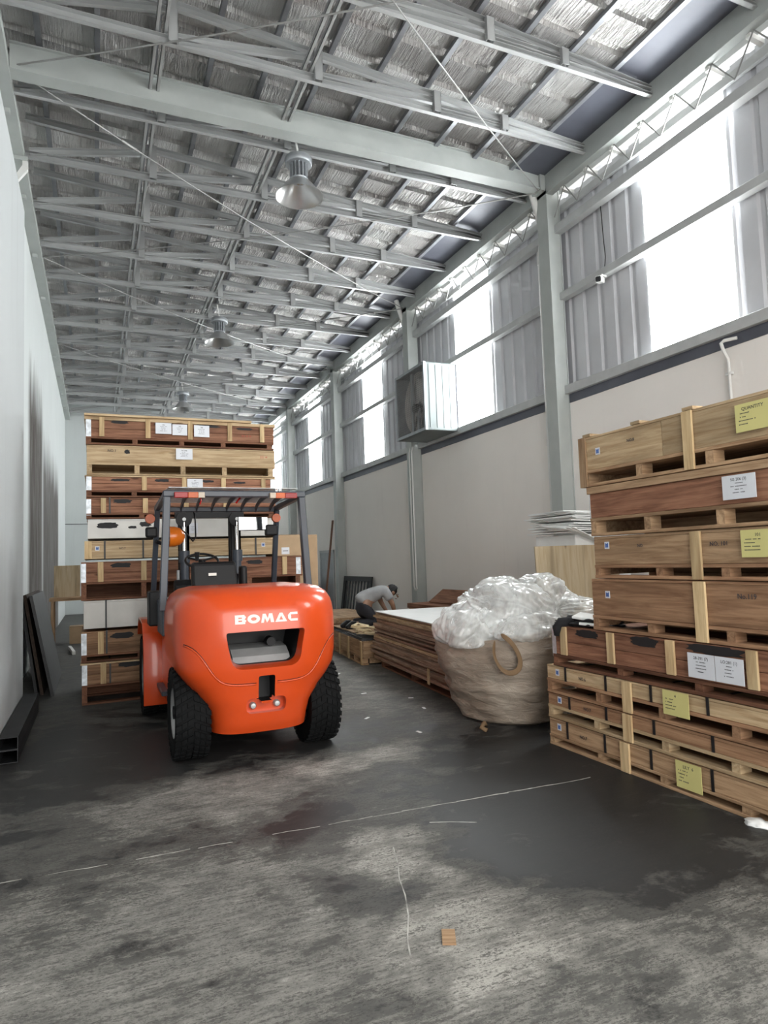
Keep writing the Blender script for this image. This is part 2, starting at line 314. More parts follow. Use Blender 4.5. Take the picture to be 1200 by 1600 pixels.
def struct(o, label=None):
    o['kind'] = 'structure'
    if label: o['label'] = label
    return o
def BX(name, mat, b, parent=None, bevel=0): return MB().box(*b).build(name, mat, parent, bevel)
_tc = {}
def text_geo(txt, size, width=None):
    key = txt
    if key not in _tc:
        c = bpy.data.curves.new('lettering', 'FONT'); c.body = txt; c.size = 1.0; c.offset = 0.012; c.resolution_u = 2
        o = bpy.data.objects.new('lettering_tmp', c); COL.objects.link(o); bpy.context.view_layer.update()
        me = bpy.data.meshes.new_from_object(o.evaluated_get(bpy.context.evaluated_depsgraph_get()))
        vs = [tuple(v.co) for v in me.vertices]; fs = [tuple(p.vertices) for p in me.polygons]
        bpy.data.objects.remove(o); bpy.data.meshes.remove(me); _tc[key] = (vs, fs)
    vs, fs = _tc[key]; return [(v[0] * size, v[1] * size) for v in vs], fs
ORD = ['first', 'second', 'third', 'fourth', 'fifth', 'sixth', 'seventh', 'eighth', 'ninth', 'tenth', 'eleventh', 'twelfth', 'thirteenth', 'fourteenth', 'fifteenth', 'sixteenth', 'seventeenth', 'eighteenth', 'nineteenth', 'twentieth', 'twenty-first', 'twenty-second', 'twenty-third', 'twenty-fourth', 'twenty-fifth']

# ------------------------------------------------------------------ the building shell
WX, LX, LXN, YB, YF = 6.0, -0.95, -0.72, 24.7, -2.5
fl = struct(BX('floor', 'floor', (-6, -9, -0.15, 13, 27, 0)), 'dark oil-stained concrete floor with pale scuffed patches')
def strip(name, pts, w, h, mat, parent):
    m = MB(); 
    for a, b in zip(pts[:-1], pts[1:]): m.bar((a[0], a[1], h / 2), (b[0], b[1], h / 2), w, h)
    return m.build(name, mat, parent)
random.seed(5)
x = -0.7
while x < 2.75:   # the scored floor joint shows as broken pale runs
    n = random.randint(2, 5); pts = [(x + k * 0.09, 3.80 - 0.045 * (x + k * 0.09) + random.uniform(-0.006, 0.006)) for k in range(n + 1)]
    strip('joint_line', pts, random.uniform(0.002, 0.0045) if x < 1.1 else random.uniform(0.004, 0.008), 0.0014, 'joint', fl); x += n * 0.09 + (random.uniform(0.0, 0.25) if x < 1.1 else 0.002)
strip('scratch', [(1.416, 3.30), (1.36, 3.12), (1.30, 2.97), (1.26, 2.82), (1.20, 2.66), (1.12, 2.50), (1.085, 2.40)], 0.006, 0.0014, 'joint', fl)
strip('scratch', [(1.73, 3.50), (1.84, 3.45), (1.965, 3.375)], 0.008, 0.0014, 'joint', fl)
# right side: masonry below, ribbed cladding above
wr = struct(BX('wall_right', 'wall_cream', (WX, YF, 0, WX + 0.2, YB, 3.56)), 'cream plastered lower wall under the windows')
# rows of masonry columns hidden behind steel; cladding sheets between the columns
LINE = ['by the open front', 'out of view beside the camera', 'where the rafter beam lands', 'under the exhaust fan', 'beside the slatted gate', 'farthest back']
COLY = [7.4 + 4.58 * k for k in range(-2, 4)]
WIN = [(5.27 + 4.61 * k - 0.58, 5.27 + 4.61 * k + 0.58) for k in range(-1, 5)]
def cladding(y0, y1, z0, z1, name='cladding_sheet', mat='cladding', x=6.08, parent=wr):
    # trapezoid ribs running up the wall, pitch ~0.19 m
    n = max(1, round((y1 - y0) / 0.29)); p = (y1 - y0) / n; prof = []
    for i in range(n):
        a = y0 + i * p; prof += [(x, a), (x, a + p * 0.62), (x + 0.030, a + p * 0.70), (x + 0.030, a + p * 0.92)]
    prof.append((x, y1)); m = MB(); vs = []; fs = []
    for (xx, yy) in prof: vs += [(xx, yy, z0), (xx, yy, z1)]
    for i in range(len(prof) - 1): fs.append((2 * i, 2 * i + 1, 2 * i + 3, 2 * i + 2))
    m.add(vs, fs); o = m.build(name, mat, parent)
    s = o.modifiers.new('thick', 'SOLIDIFY'); s.thickness = 0.006; return o
edges = [YF] + [e for w in WIN for e in w if YF < e < YB] + [YB]
segs = [(edges[i], edges[i + 1]) for i in range(0, len(edges) - 1, 2)] if WIN[0][0] > YF else []
for a, b in segs:
    n = max(1, round((b - a) / 1.15)); st = (b - a) / n
    for i in range(n): cladding(a + i * st, a + (i + 1) * st, 3.62, 6.49)
for k, (a, b) in enumerate(WIN):
    if a > YB: continue
    w = cladding(a, min(b, YB), 3.72, 6.40, 'window_%d' % (k + 1), 'window', 6.07, None)
    struct(w, 'tall translucent daylight sheet set in the grey cladding')
# sill ledge, recess shade painted as a dark strip, and rails
t1 = struct(MB().box(5.93, YF, 3.67, 6.04, YB, 3.79).build('trim_1', 'girt', None, 0.004), 'grey steel sill channel above the cream wall')
struct(MB().box(5.99, YF, 3.55, 6.06, YB, 3.67).build('trim_2', 'gutter'), 'dark strip painting the recess shade below the sill channel')
def rail(name, b, label): return tag(MB().box(*b).build(name, 'girt', None, 0.004), label, 'girt')
rail('wall_girt', (5.93, YF, 5.0, 6.04, YB, 5.10), 'grey horizontal girt crossing the middle of the tall windows')
rail('wall_girt', (5.90, YF, 5.95, 6.02, YB, 6.07), 'grey horizontal girt crossing the upper end of the tall windows')
rail('wall_girt', (6.02, YF, 6.28, 6.07, YB, 6.38), 'thin grey girt just under the open clerestory slot')
tag(MB().box(5.78, YF, 6.50, 5.90, YB, 6.80).build('eave_beam', 'steel_paint', None, 0.004), 'long grey-green eave beam running above the windows', 'beam')
tag(MB().box(6.12, YF, 6.62, 6.16, YB, 6.70).build('outer_eave_rail', 'girt', None, 0.003), 'thin outer rail showing against the sky in the clerestory slot', 'rail')
# zigzag rods and spacer tubes, one set for each bay
for k in range(len(COLY) - 1):
    a, b = COLY[k] + 0.14, COLY[k + 1] - 0.14
    zz = empty('zigzag_bracing', (5.9, (a + b) / 2, 6.1)); tag(zz, 'zigzag rods under the eave beam past the column %s' % LINE[k], 'bracing', 'zigzag rods over the windows')
    n = 9; st = (b - a) / n; cy = (a + b) / 2
    for i in range(n):
        y = a + i * st - cy
        MB().tube([(-0.02, y, 0.06), (-0.02, y + st / 2, 0.40)], 0.008, 6).build('rod', 'rod', zz); MB().tube([(-0.02, y + st / 2, 0.40), (-0.02, y + st, 0.06)], 0.008, 6).build('rod', 'rod', zz)
        MB().bar((-0.03, y + st * 0.62, 0.385), (0.20, y + st * 0.62, 0.36), 0.05, 0.05).build('spacer_tube', 'pvc', zz)
gt = empty('box_gutter', (5.5, 11, 6.8)); tag(gt, 'dark slate box gutter along the eave between roof and wall', 'gutter')
MB().prism([(-0.20, 0.0), (0.30, -0.03), (0.30, 0.22), (0.28, 0.22), (0.28, 0.0), (-0.17, 0.03), (-0.17, 0.16), (-0.20, 0.16)], YF - 11, YB - 11).build('trough', 'gutter', gt)
MB().box(-0.235, YF - 11, 0.02, -0.20, YB - 11, 0.07).build('lip', 'galv', gt)
# steel columns (H sections)
def column(y, i):
    e = empty('steel_column', (5.86, y, 0)); tag(e, 'grey steel H column on the right wall, %s' % LINE[i], 'column', 'steel wall columns')
    BX('flange', 'steel_paint', (-0.08, -0.115, 0, -0.065, 0.115, 6.58), e); BX('flange', 'steel_paint', (0.125, -0.115, 0, 0.14, 0.115, 6.58), e)
    BX('web', 'steel_paint', (-0.065, -0.006, 0, 0.125, 0.006, 6.58), e); BX('base_plate', 'steel_paint', (-0.10, -0.16, 0, 0.14, 0.16, 0.02), e)
    for k in (-1, 1): BX('side_plate', 'steel_paint', (-0.065, k * 0.10 - 0.004, 0, 0.125, k * 0.10 + 0.004, 6.58), e)
for i, y in enumerate(COLY): column(y, i)
# left side
wl = struct(BX('wall_left', 'wall_white', (LX - 0.2, 8.2, 0, LX, YB, 7.6)), 'white plastered left wall with brown rub stains')
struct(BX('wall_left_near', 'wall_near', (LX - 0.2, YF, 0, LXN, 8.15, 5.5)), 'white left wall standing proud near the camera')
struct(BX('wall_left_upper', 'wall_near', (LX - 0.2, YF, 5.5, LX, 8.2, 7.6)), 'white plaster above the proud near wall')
struct(MB().box(LX, 8.15, 0, -0.80, 8.30, 0.9).build('trim_3', 'girt', None, 0.004), 'grey cement strip at the foot of the wall joint')
MB().box(LX, 8.2, 1.0, LX + 0.012, 8.25, 5.5).build('joint_line', 'recess', wl)
struct(BX('wall_back', 'wall_white', (LX - 0.2, YB, 0, WX + 0.2, YB + 0.2, 7.6)), 'white end wall far behind the crates')
MB().box(LX, YB - 0.012, 3.0, 2.5, YB, 3.02).build('joint_line', 'recess', bpy.data.objects['wall_back'])
wf = MB().box(LX - 0.2, YF - 0.2, 5.2, WX + 0.2, YF, 7.6); wf.box(5.6, YF - 0.2, 0, WX + 0.2, YF, 5.2); struct(wf.build('wall_front', 'wall_cream'), 'wall above the open front gate')
lb = empty('wall_plate_beam', (LX, 11, 6.55)); tag(lb, 'long grey-green double beam along the top of the left wall', 'beam')
BX('lower_flange', 'steel_paint', (0, YF - 11, 0.0, 0.16, YB - 11, 0.02), lb); BX('web', 'steel_paint', (0.105, YF - 11, 0.02, 0.155, YB - 11, 0.14), lb)
BX('back_channel', 'steel_paint', (0.0, YF - 11, 0.02, 0.06, YB - 11, 0.14), lb)
for i in range(14):
    y = YF + 1.2 + i * 1.85 - 11; BX('clip', 'steel_paint', (0.03, y, -0.05, 0.10, y + 0.05, 0.0), lb)
bk = empty('wall_bracket', (LX, 8.9, 6.1)); tag(bk, 'small triangular grey bracket where the left wall steps back', 'bracket')
MB().prism([(0, 0.0), (0.2, 0.30), (0.2, 0.45), (0.14, 0.45), (0.14, 0.34), (0, 0.08)], -0.03, 0.03).build('strut_plate', 'pvc', bk); BX('seat_plate', 'steel_paint', (0.0, -0.04, 0.40, 0.2, 0.04, 0.45), bk)

# ------------------------------------------------------------------ roof
ZB, SL = 6.60, 0.07
def ztop(x): return ZB + 0.12 + (5.75 - x) * SL
ce = struct(MB().prism([(LX - 0.1, ztop(LX - 0.1) + 0.15), (5.72, ztop(5.72) + 0.15), (6.6, ztop(6.6) + 0.15), (6.6, ztop(6.6) + 0.2), (LX - 0.1, ztop(LX - 0.1) + 0.2)], YF - 0.4, YB + 0.3).build('ceiling', 'batten'), 'low sloping metal roof lined with silver foil')
# roof sheets, one rib each, 0.406 m wide, running across the building
px = [LX + 0.02, 1.2, 3.4, 5.40]
yp = [(0.0, 0.0), (0.295, 0.0), (0.312, 0.045), (0.385, 0.045), (0.406, 0.0)]
m = MB(); vs = []; fs = []; nx = 10
for i in range(nx + 1):
    x = LX + 0.02 + (5.40 - LX) * i / nx
    for (yy, zz) in yp: vs.append((x, yy, ztop(x) + 0.055 + zz))
k = len(yp)
for i in range(nx):
    for j in range(k - 1): fs.append((i * k + j, i * k + j + 1, (i + 1) * k + j + 1, (i + 1) * k + j))
sheet_me = m.add(vs, fs).mesh('roof_sheet'); sheet_me.materials.append(M['foil'])
y = YF
while y < YB:
    o = bpy.data.objects.new('roof_sheet', sheet_me); COL.objects.link(o); o.parent = ce; o.location = (0, y, 0); y += 0.406
BATX = [-0.55 + 0.58 * i for i in range(11)]
for x in BATX:
    MB().chan((x, YF, ztop(x) + 0.028), (x, YB, ztop(x) + 0.028), 0.055, 0.05).build('roof_batten', 'batten', ce)
# trusses
TN = [-0.79, 0.71, 2.20, 3.63, 4.55, 5.78]
def chanmesh(p, q, w, h, nm): return MB().chan(p, q, w, h, 0.006).mesh(nm)
tp = []  # (name, mesh)
tp.append(('bottom_chord', chanmesh((TN[0], 0, ZB + 0.045), (TN[-1], 0, ZB + 0.045), 0.05, 0.09, 'bottom_chord')))
tp.append(('top_chord', chanmesh((TN[0], 0, ztop(TN[0]) - 0.045), (TN[-1], 0, ztop(TN[-1]) - 0.045), 0.05, 0.09, 'top_chord')))
for x in TN[1:-1]:
    tp.append(('post', MB().chan((x, -0.03, ZB + 0.01), (x, -0.03, ztop(x) - 0.01), 0.05, 0.09, 0.006, (1, 0, 0)).mesh('post')))
for a, b in zip(TN[:-2], TN[1:-1]):
    tp.append(('diagonal', chanmesh((a + 0.05, 0.0, ZB + 0.09), (b - 0.03, 0.0, ztop(b) - 0.10), 0.045, 0.085, 'diagonal')))
for n, me in tp: me.materials.append(M['galv'])
TY = [2.8, 4.05, 5.35, 6.48, 7.75, 8.98] + [8.98 + 1.225 * k for k in range(1, 13)]
for i, y in enumerate(TY):
    e = empty('roof_truss', (0, y, 0)); tag(e, 'galvanised steel roof truss, %s %s the wide rafter beam' % ((ORD[3 - i], 'on the near side of') if y < 7.4 else (ORD[i - 4], 'on the far side of')), 'truss', 'roof trusses')
    for n, me in tp:
        o = bpy.data.objects.new(n, me); COL.objects.link(o); o.parent = e
for x, w in ((0.60, 'leftmost'), (2.08, 'second from left, over the lamps')):
    e = empty('ceiling_tie', (x, 11, ZB + 0.115)); tag(e, 'paired galvanised tie channels running lengthwise on the trusses, ' + w, 'tie channel')
    for s in (-1, 1): MB().chan((s * 0.04, YF - 11, 0.015), (s * 0.04, YB - 11, 0.015), 0.035, 0.05).build('channel', 'galv', e)
rf = empty('rafter_beam', (0, 7.4, 6.57)); tag(rf, 'wide grey-green steel rafter beam spanning the hall', 'beam')
BX('web', 'steel_paint', (-0.79, -0.06, 0.015, 5.80, 0.06, 0.29), rf); BX('lower_flange', 'steel_paint', (-0.79, -0.09, 0.0, 5.80, 0.09, 0.015), rf); BX('upper_flange', 'steel_paint', (-0.79, -0.09, 0.285, 5.80, 0.09, 0.30), rf)
BX('end_plate', 'steel_paint', (5.70, -0.10, -0.02, 5.78, 0.10, 0.30), rf)
# sway rods
i = 0
for a, b in zip(COLY[:-1], COLY[1:]):
    for (p, q, w) in (((-0.80, a, ZB + 0.05), (5.76, b, ZB - 0.03), 'left beam'), ((5.76, a, ZB - 0.03), (-0.80, b, ZB + 0.05), 'right eave')):
        mid = [(p[0] + (q[0] - p[0]) * t, p[1] + (q[1] - p[1]) * t, p[2] + (q[2] - p[2]) * t - 0.12 * 4 * t * (1 - t)) for t in [k / 12 for k in range(13)]]
        e = empty('sway_rod', p); tag(e, 'thin sway rod from the %s by the column %s' % (w, LINE[i // 2]), 'rod', 'sway rods under the roof')
        rel = [(c[0] - p[0], c[1] - p[1], c[2] - p[2]) for c in mid]
        MB().tube(rel, 0.009, 6).build('rod', 'rod', e); c = Vector(rel[2]); d = (Vector(rel[3]) - c).normalized()
        MB().tube([c, c + d * 0.22], 0.018, 6).build('turnbuckle', 'rod', e); i += 1
# pendant lamps
def lamp(y, z, lab):
    e = empty('high_bay_lamp', (2.29, y, z)); e.scale = (1.04, 1.04, 0.84); tag(e, lab, 'lamp', 'aluminium high bay lamps')
    MB().lathe([(0.285, 0.0), (0.25, 0.04), (0.165, 0.17), (0.115, 0.235), (0.10, 0.24), (0.15, 0.165), (0.235, 0.038), (0.275, 0.0)], 40, closed=True).build('reflector', 'alu', e, smooth=40)
    MB().lathe([(0.0, 0.245), (0.105, 0.245), (0.11, 0.26), (0.06, 0.28), (0.0, 0.28)], 24).build('led_module', 'lampgrey', e, smooth=40)
    for k in range(9):
        a = k * math.pi / 4.5; MB().lathe([(0, 0), (0.016, 0.0), (0.018, 0.006), (0, 0.012)], 8, c=(0.06 * math.cos(a), 0.06 * math.sin(a), 0.232)).build('led_lens', 'clearlens', e)
    for k in range(14):
        a = k * 2 * math.pi / 14; MB().bar((0.055 * math.cos(a), 0.055 * math.sin(a), 0.375), (0.105 * math.cos(a), 0.105 * math.sin(a), 0.375), 0.014, 0.22).build('heat_fin', 'lampgrey', e)
    MB().lathe([(0, 0.27), (0.06, 0.27), (0.06, 0.49), (0, 0.49)], 16).build('core', 'lampgrey', e)
    MB().lathe([(0, 0.48), (0.150, 0.48), (0.158, 0.49), (0.158, 0.57), (0.148, 0.585), (0, 0.585)], 28).build('driver_case', 'lampgrey', e, smooth=40)
    MB().tube([(0, 0, 0.58), (-0.005, 0, 0.66), (-0.03, 0.02, (ZB + 0.12 - z) / 0.84)], 0.012, 6).build('hanger', 'pvc', e)
    MB().tube([(0.0, 0.0, 1.02), (0.0, -0.01, 1.10), (0.05, -0.02, 1.19), (0.10, -0.03, 1.20), (0.115, -0.03, 1.16)], 0.014, 6).build('cable', 'pvc', e, smooth=True)
lamp(7.56, 5.93, 'nearest aluminium bell lamp hanging beneath the grey rafter'); lamp(13.3, 5.93, 'middle aluminium bell lamp hanging beneath the trusses'); lamp(19.4, 5.93, 'farthest aluminium bell lamp, just above the left crate stack')

# ------------------------------------------------------------------ wall fittings on the right
fan = empty('exhaust_fan', (5.3, 10.86, 3.72)); tag(fan, 'big square galvanised exhaust fan box mounted below the girt', 'fan')
H_ = 0.60
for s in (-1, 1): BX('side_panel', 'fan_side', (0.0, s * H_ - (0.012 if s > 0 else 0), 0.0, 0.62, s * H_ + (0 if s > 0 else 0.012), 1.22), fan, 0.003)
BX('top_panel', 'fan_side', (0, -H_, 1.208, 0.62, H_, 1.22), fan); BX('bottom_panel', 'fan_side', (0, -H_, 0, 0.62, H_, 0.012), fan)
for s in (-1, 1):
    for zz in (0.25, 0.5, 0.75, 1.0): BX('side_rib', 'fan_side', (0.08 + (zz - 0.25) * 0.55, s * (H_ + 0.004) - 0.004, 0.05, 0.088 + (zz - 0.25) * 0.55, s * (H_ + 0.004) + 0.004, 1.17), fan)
fr = MB()
for b in ((-0.02, -H_ - 0.01, 0, 0.03, H_ + 0.01, 0.05), (-0.02, -H_ - 0.01, 1.17, 0.03, H_ + 0.01, 1.22), (-0.02, -H_ - 0.01, 0.05, 0.03, -H_ + 0.045, 1.17), (-0.02, H_ - 0.045, 0.05, 0.03, H_ + 0.01, 1.17)): fr.box(*b)
fr.build('front_frame', 'lampgrey', fan)
gr = MB()
for i in range(1, 30): y = -H_ + 0.04 + i * (2 * H_ - 0.08) / 30; gr.box(-0.004, y - 0.002, 0.05, 0.0, y + 0.002, 1.17)
for i in range(1, 30): z = 0.05 + i * 1.12 / 30; gr.box(-0.002, -H_ + 0.04, z - 0.002, 0.002, H_ - 0.04, z + 0.002)
gr.build('wire_guard', 'rod', fan)['kind'] = 'stuff'
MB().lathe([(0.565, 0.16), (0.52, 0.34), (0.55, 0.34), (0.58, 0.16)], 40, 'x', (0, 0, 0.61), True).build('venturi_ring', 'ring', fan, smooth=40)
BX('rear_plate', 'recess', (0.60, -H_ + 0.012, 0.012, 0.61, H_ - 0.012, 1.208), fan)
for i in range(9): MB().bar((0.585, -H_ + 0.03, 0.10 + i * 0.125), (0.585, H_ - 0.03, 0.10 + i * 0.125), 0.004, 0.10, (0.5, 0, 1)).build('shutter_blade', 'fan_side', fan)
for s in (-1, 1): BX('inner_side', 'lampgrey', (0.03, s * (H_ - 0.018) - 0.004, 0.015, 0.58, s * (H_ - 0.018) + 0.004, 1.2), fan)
for k in range(6):
    a = k * math.pi / 3 + 0.3; bl = MB(); vs = []; fs = []
    for i in range(7):
        r = 0.08 + i * 0.065; w = 0.05 + 0.115 * math.sin(math.pi * min(1, (i + 1.2) / 8)); 
        for j in (-1, 1):
            t = a + j * w / r * 0.9 + i * 0.05; vs.append((0.22 + j * 0.05, r * math.cos(t), 0.61 + r * math.sin(t)))
    for i in range(6): fs.append((2 * i, 2 * i + 1, 2 * i + 3, 2 * i + 2))
    bo = bl.add(vs, fs).build('blade', 'ring', fan, smooth=True); sm = bo.modifiers.new('thick', 'SOLIDIFY'); sm.thickness = 0.004
MB().lathe([(0, 0.20), (0.07, 0.20), (0.085, 0.22), (0.085, 0.34), (0, 0.34)], 20, 'x', (0, 0, 0.61)).build('hub', 'lampgrey', fan, smooth=40)
MB().lathe([(0, 0.04), (0.075, 0.04), (0.085, 0.06), (0.085, 0.18), (0, 0.18)], 20, 'x', (0, -0.05, 0.50)).build('motor', 'black', fan, smooth=40)
BX('motor_bar', 'lampgrey', (0.10, 0.10, 0.03, 0.14, 0.18, 1.19), fan); BX('motor_bar', 'lampgrey', (0.10, -0.14, 0.03, 0.14, -0.06, 0.5), fan)
MB().tube([(0.12, -0.05, 0.43), (0.12, 0.05, 0.2), (0.12, 0.16, 0.06)], 0.012, 6).build('belt_guard', 'black', fan)
for i, y in enumerate(COLY[:4]):
    e = empty('drain_pipe', (5.87, y + 0.18, 0)); tag(e, 'white plastic drain pipe against the column %s' % LINE[i], 'pipe', 'white drain pipes')
    MB().tube([(0, 0, 0.02), (0, 0, 5.78)], 0.055, 14).build('pipe', 'pvc', e, smooth=40); MB().tube([(0, 0, 5.62), (0, 0, 5.80)], 0.064, 14).build('collar', 'pvc', e, smooth=40); MB().tube([(0, 0, 3.0), (0, 0, 3.1)], 0.062, 14).build('collar', 'pvc', e, smooth=40)
    MB().tube([(0, 0, 5.78), (0.02, 0, 5.9), (0.0, -0.03, 6.2), (-0.2, -0.05, 6.78)], 0.05, 12).build('offset_bend', 'pvc', e, smooth=40)
cd = empty('power_conduit', (5.763, 11.94, 0)); tag(cd, 'pair of slim white conduits looping down the second column under the fan', 'conduit')
for dx in (0.0, -0.10): MB().tube([(0.03, dx, 3.70), (0, dx, 3.6), (0, dx, 0.95), (0.0, dx - 0.02, 0.90), (0.0, -0.05, 0.86)], 0.016, 8).build('conduit', 'pvc', cd, smooth=40)
e = empty('bare_conduit', (5.94, 4.76, 0)); tag(e, 'short white wall conduit with a hooked top under the near window', 'conduit')
MB().tube([(0, -0.14, 3.60), (-0.05, -0.03, 3.60), (-0.06, 0.0, 3.58), (-0.03, 0.0, 3.50), (0.03, 0, 3.42), (0.035, 0, 1.2)], 0.018, 8).build('conduit', 'pvc', e, smooth=40)
BX('clamp', 'pvc', (0.01, -0.035, 3.26), ) if False else MB().box(0.015, -0.035, 3.26, 0.055, 0.035, 3.285).build('clamp', 'pvc', e)
c_ = empty('security_camera', (5.90, 6.45, 4.94)); tag(c_, 'small white bullet security camera under the middle girt', 'camera')
MB().box(0.0, -0.02, 0.04, 0.08, 0.02, 0.07).build('mount', 'pvc', c_); MB().bar((0.03, 0.02, 0.0), (-0.12, -0.09, -0.04), 0.08, 0.075).build('body', 'pvc', c_, 0.01); MB().bar((-0.10, -0.075, -0.035), (-0.125, -0.093, -0.042), 0.07, 0.066).build('lens_face', 'black', c_, 0.01)
MB().tube([(0.06, 0.0, 0.07), (0.07, -0.03, 0.3), (0.1, 0.02, 0.6), (0.11, 0.05, 1.1)], 0.006, 6).build('cable', 'black', c_)

# ------------------------------------------------------------------ crates
_cm = {}
def crate(name, label, loc, rz, Ln, D, zb, zbody, zt, wmat='red', front=2, cleats=(), cleat_w=0.075, corner=None, straps=(), papers=(), marks=(), stickers=(), runs=None, lid=0.0, texts=(), group=None, blocks=5, cleat_down=False, lidmat=None, deckmat=None, joints=()):
    """local frame: x along the length, y into the crate (front face y=0), z up from the crate's foot"""
    e = empty(name, (loc[0], loc[1], zb), rz); tag(e, label, 'crate', group)
    hb, ht = zbody - zb, zt - zb; lm = lidmat or wmat
    lt = lid if lid else 0.018
    BX('box', wmat, (0.012, 0.02, hb + 0.004, Ln - 0.012, D, ht - lt), e)
    ph = (ht - lt - hb) / front; cuts = [0.0] + list(joints) + [Ln]
    for i in range(front):
        for a, b in zip(cuts[:-1], cuts[1:]):
            BX('plank', wmat, (a + (0.0015 if a else 0), 0.0 + random.uniform(0, 0.003), hb + i * ph + 0.0015, b - 0.0015, 0.02, hb + (i + 1) * ph - 0.0015), e, 0.002)
    for s in (0, 1):
        for i in range(front): BX('end_plank', wmat + '_y' if wmat + '_y' in M else wmat, (s * (Ln - 0.012), 0.021, hb + i * ph + 0.002, s * (Ln - 0.012) + 0.012, D, hb + (i + 1) * ph - 0.002), e)
    ov = 0.015 if lid else 0.0
    nl = 3
    for i in range(nl): BX('lid_board', lm, (-ov, -ov + i * (D + ov) / nl + 0.001, ht - lt, Ln + ov, -ov + (i + 1) * (D + ov) / nl - 0.001, ht - random.uniform(0, 0.002)), e, 0.002)
    if hb > 0.03:  # skid under the box: top deck, blocks, bottom boards
        dt = min(0.022, hb * 0.25); dm = deckmat or wmat
        BX('deck_board', dm, (0, -0.006, hb - dt, Ln, D, hb), e, 0.002)
        for yv in (0.0, D * 0.5 - 0.045, D - 0.09):
            BX('bottom_board', dm, (0, yv - 0.006, 0.0, Ln, yv + 0.09, dt), e, 0.002)
        BX('centre_blocker', dm, (0.0, D * 0.5, dt, Ln, D * 0.5 + 0.04, hb - dt), e); BX('rear_blocker', dm, (0.0, D - 0.025, dt, Ln, D - 0.002, hb - dt), e)  # added boards that block bright see-through and keep the skid dark inside
        for xe in (0.002, Ln - 0.022): BX('end_blocker', dm, (xe, 0.10, dt, xe + 0.02, D - 0.13, hb - dt), e)  # added end boards, shutting out bright slots seen through the skid
        for i in range(blocks):
            xx = i * (Ln - 0.09) / (blocks - 1)
            if i not in (0, blocks - 1): xx += random.uniform(-0.05, 0.05)
            for yv in (0.0, D - 0.12): BX('block', dm + '_y' if dm + '_y' in M else dm, (xx, yv, dt, xx + 0.055, yv + 0.09, hb - dt), e)
    for c in cleats:
        w = cleat_w; lo = (0.0 if cleat_down else hb)
        BX('cleat', 'cleat', (c, -0.018, lo + 0.002, c + w, -0.001, ht - 0.004), e, 0.003)
    if corner:
        for a, b in corner: BX('corner_plate', 'tin', (a, -0.004, hb - 0.02 if hb > 0.04 else hb, b, 0.0, ht - lt), e)
    for s in straps:
        BX('strap', 'strap', (s - 0.009, -0.006, hb, s + 0.009, 0.0, ht), e); BX('strap_top', 'strap', (s - 0.009, -0.006, ht, s + 0.009, D, ht + 0.004), e)
    for (a, b, z0, z1, kind, txt) in papers:
        p = BX('paper_label', kind, (a, -0.024, z0 - zb, b, -0.0205 if True else 0, z1 - zb), e)
        pr = MB(); h = z1 - z0; w = b - a
        if txt:
            vs, fs = text_geo(txt, h * 0.17); mw = max(v[0] for v in vs); k = min(1.0, w * 0.7 / mw)
            pr.add([(a + w * 0.5 - mw * k * 0.5 + v[0] * k, -0.0245, z1 - zb - h * 0.24 + v[1]) for v in vs], fs)
        for i in range(4):
            ll = w * random.uniform(0.2, 0.5); cx = a + w * (0.5 if kind == 'paper' else 0.1 + ll / w / 2); zc = z1 - zb - h * (0.36 + i * 0.13)
            n = int(ll / (h * 0.055)) + 1
            for j in range(n):
                if random.random() < 0.85: x0 = cx - ll / 2 + j * ll / n; pr.add([(x0, -0.0245, zc), (x0 + ll / n * 0.75, -0.0245, zc), (x0 + ll / n * 0.75, -0.0245, zc + h * 0.035), (x0, -0.0245, zc + h * 0.035)], [(0, 1, 2, 3)])
        pr.build('print', 'ink', p)
    for (a, b, z0, z1) in marks:
        n = 26; cx, cz, rx, rz_ = (a + b) / 2, (z0 + z1) / 2 - zb, (b - a) / 2, (z1 - z0) / 2; vs = [(cx, -0.0022, cz)]
        for i in range(n):
            t = 2 * math.pi * i / n; r = 1 + random.uniform(-0.18, 0.12); vs.append((cx + math.copysign(abs(math.cos(t)) ** 0.6, math.cos(t)) * rx * r, -0.0022, cz + math.copysign(abs(math.sin(t)) ** 0.7, math.sin(t)) * rz_ * r))
        MB().add(vs, [(0, i + 1, (i + 1) % n + 1) for i in range(n)]).build('paint_mark', 'mark', e)
    for (a, z0) in stickers:
        p = BX('sticker', 'paper', (a, -0.003, z0 - zb, a + 0.045, -0.001, z0 + 0.05 - zb), e); MB().prism([(a + 0.008, z0 - zb + 0.01), (a + 0.037, z0 - zb + 0.01), (a + 0.037, z0 - zb + 0.042), (a + 0.02, z0 - zb + 0.036), (a + 0.008, z0 - zb + 0.042)], -0.0042, -0.0032).build('emblem', 'ink_blue', p)
    for (s, a, z0, h, ink) in texts:
        vs, fs = text_geo(s, h); MB().add([(a + v[0], -0.0028, z0 - zb + v[1]) for v in vs], fs).build('stencil', ink, e)
    return e
RZ = -math.pi / 2; XR = 3.30
GL, GR = 'crates stacked behind the forklift', 'crates stacked along the right'
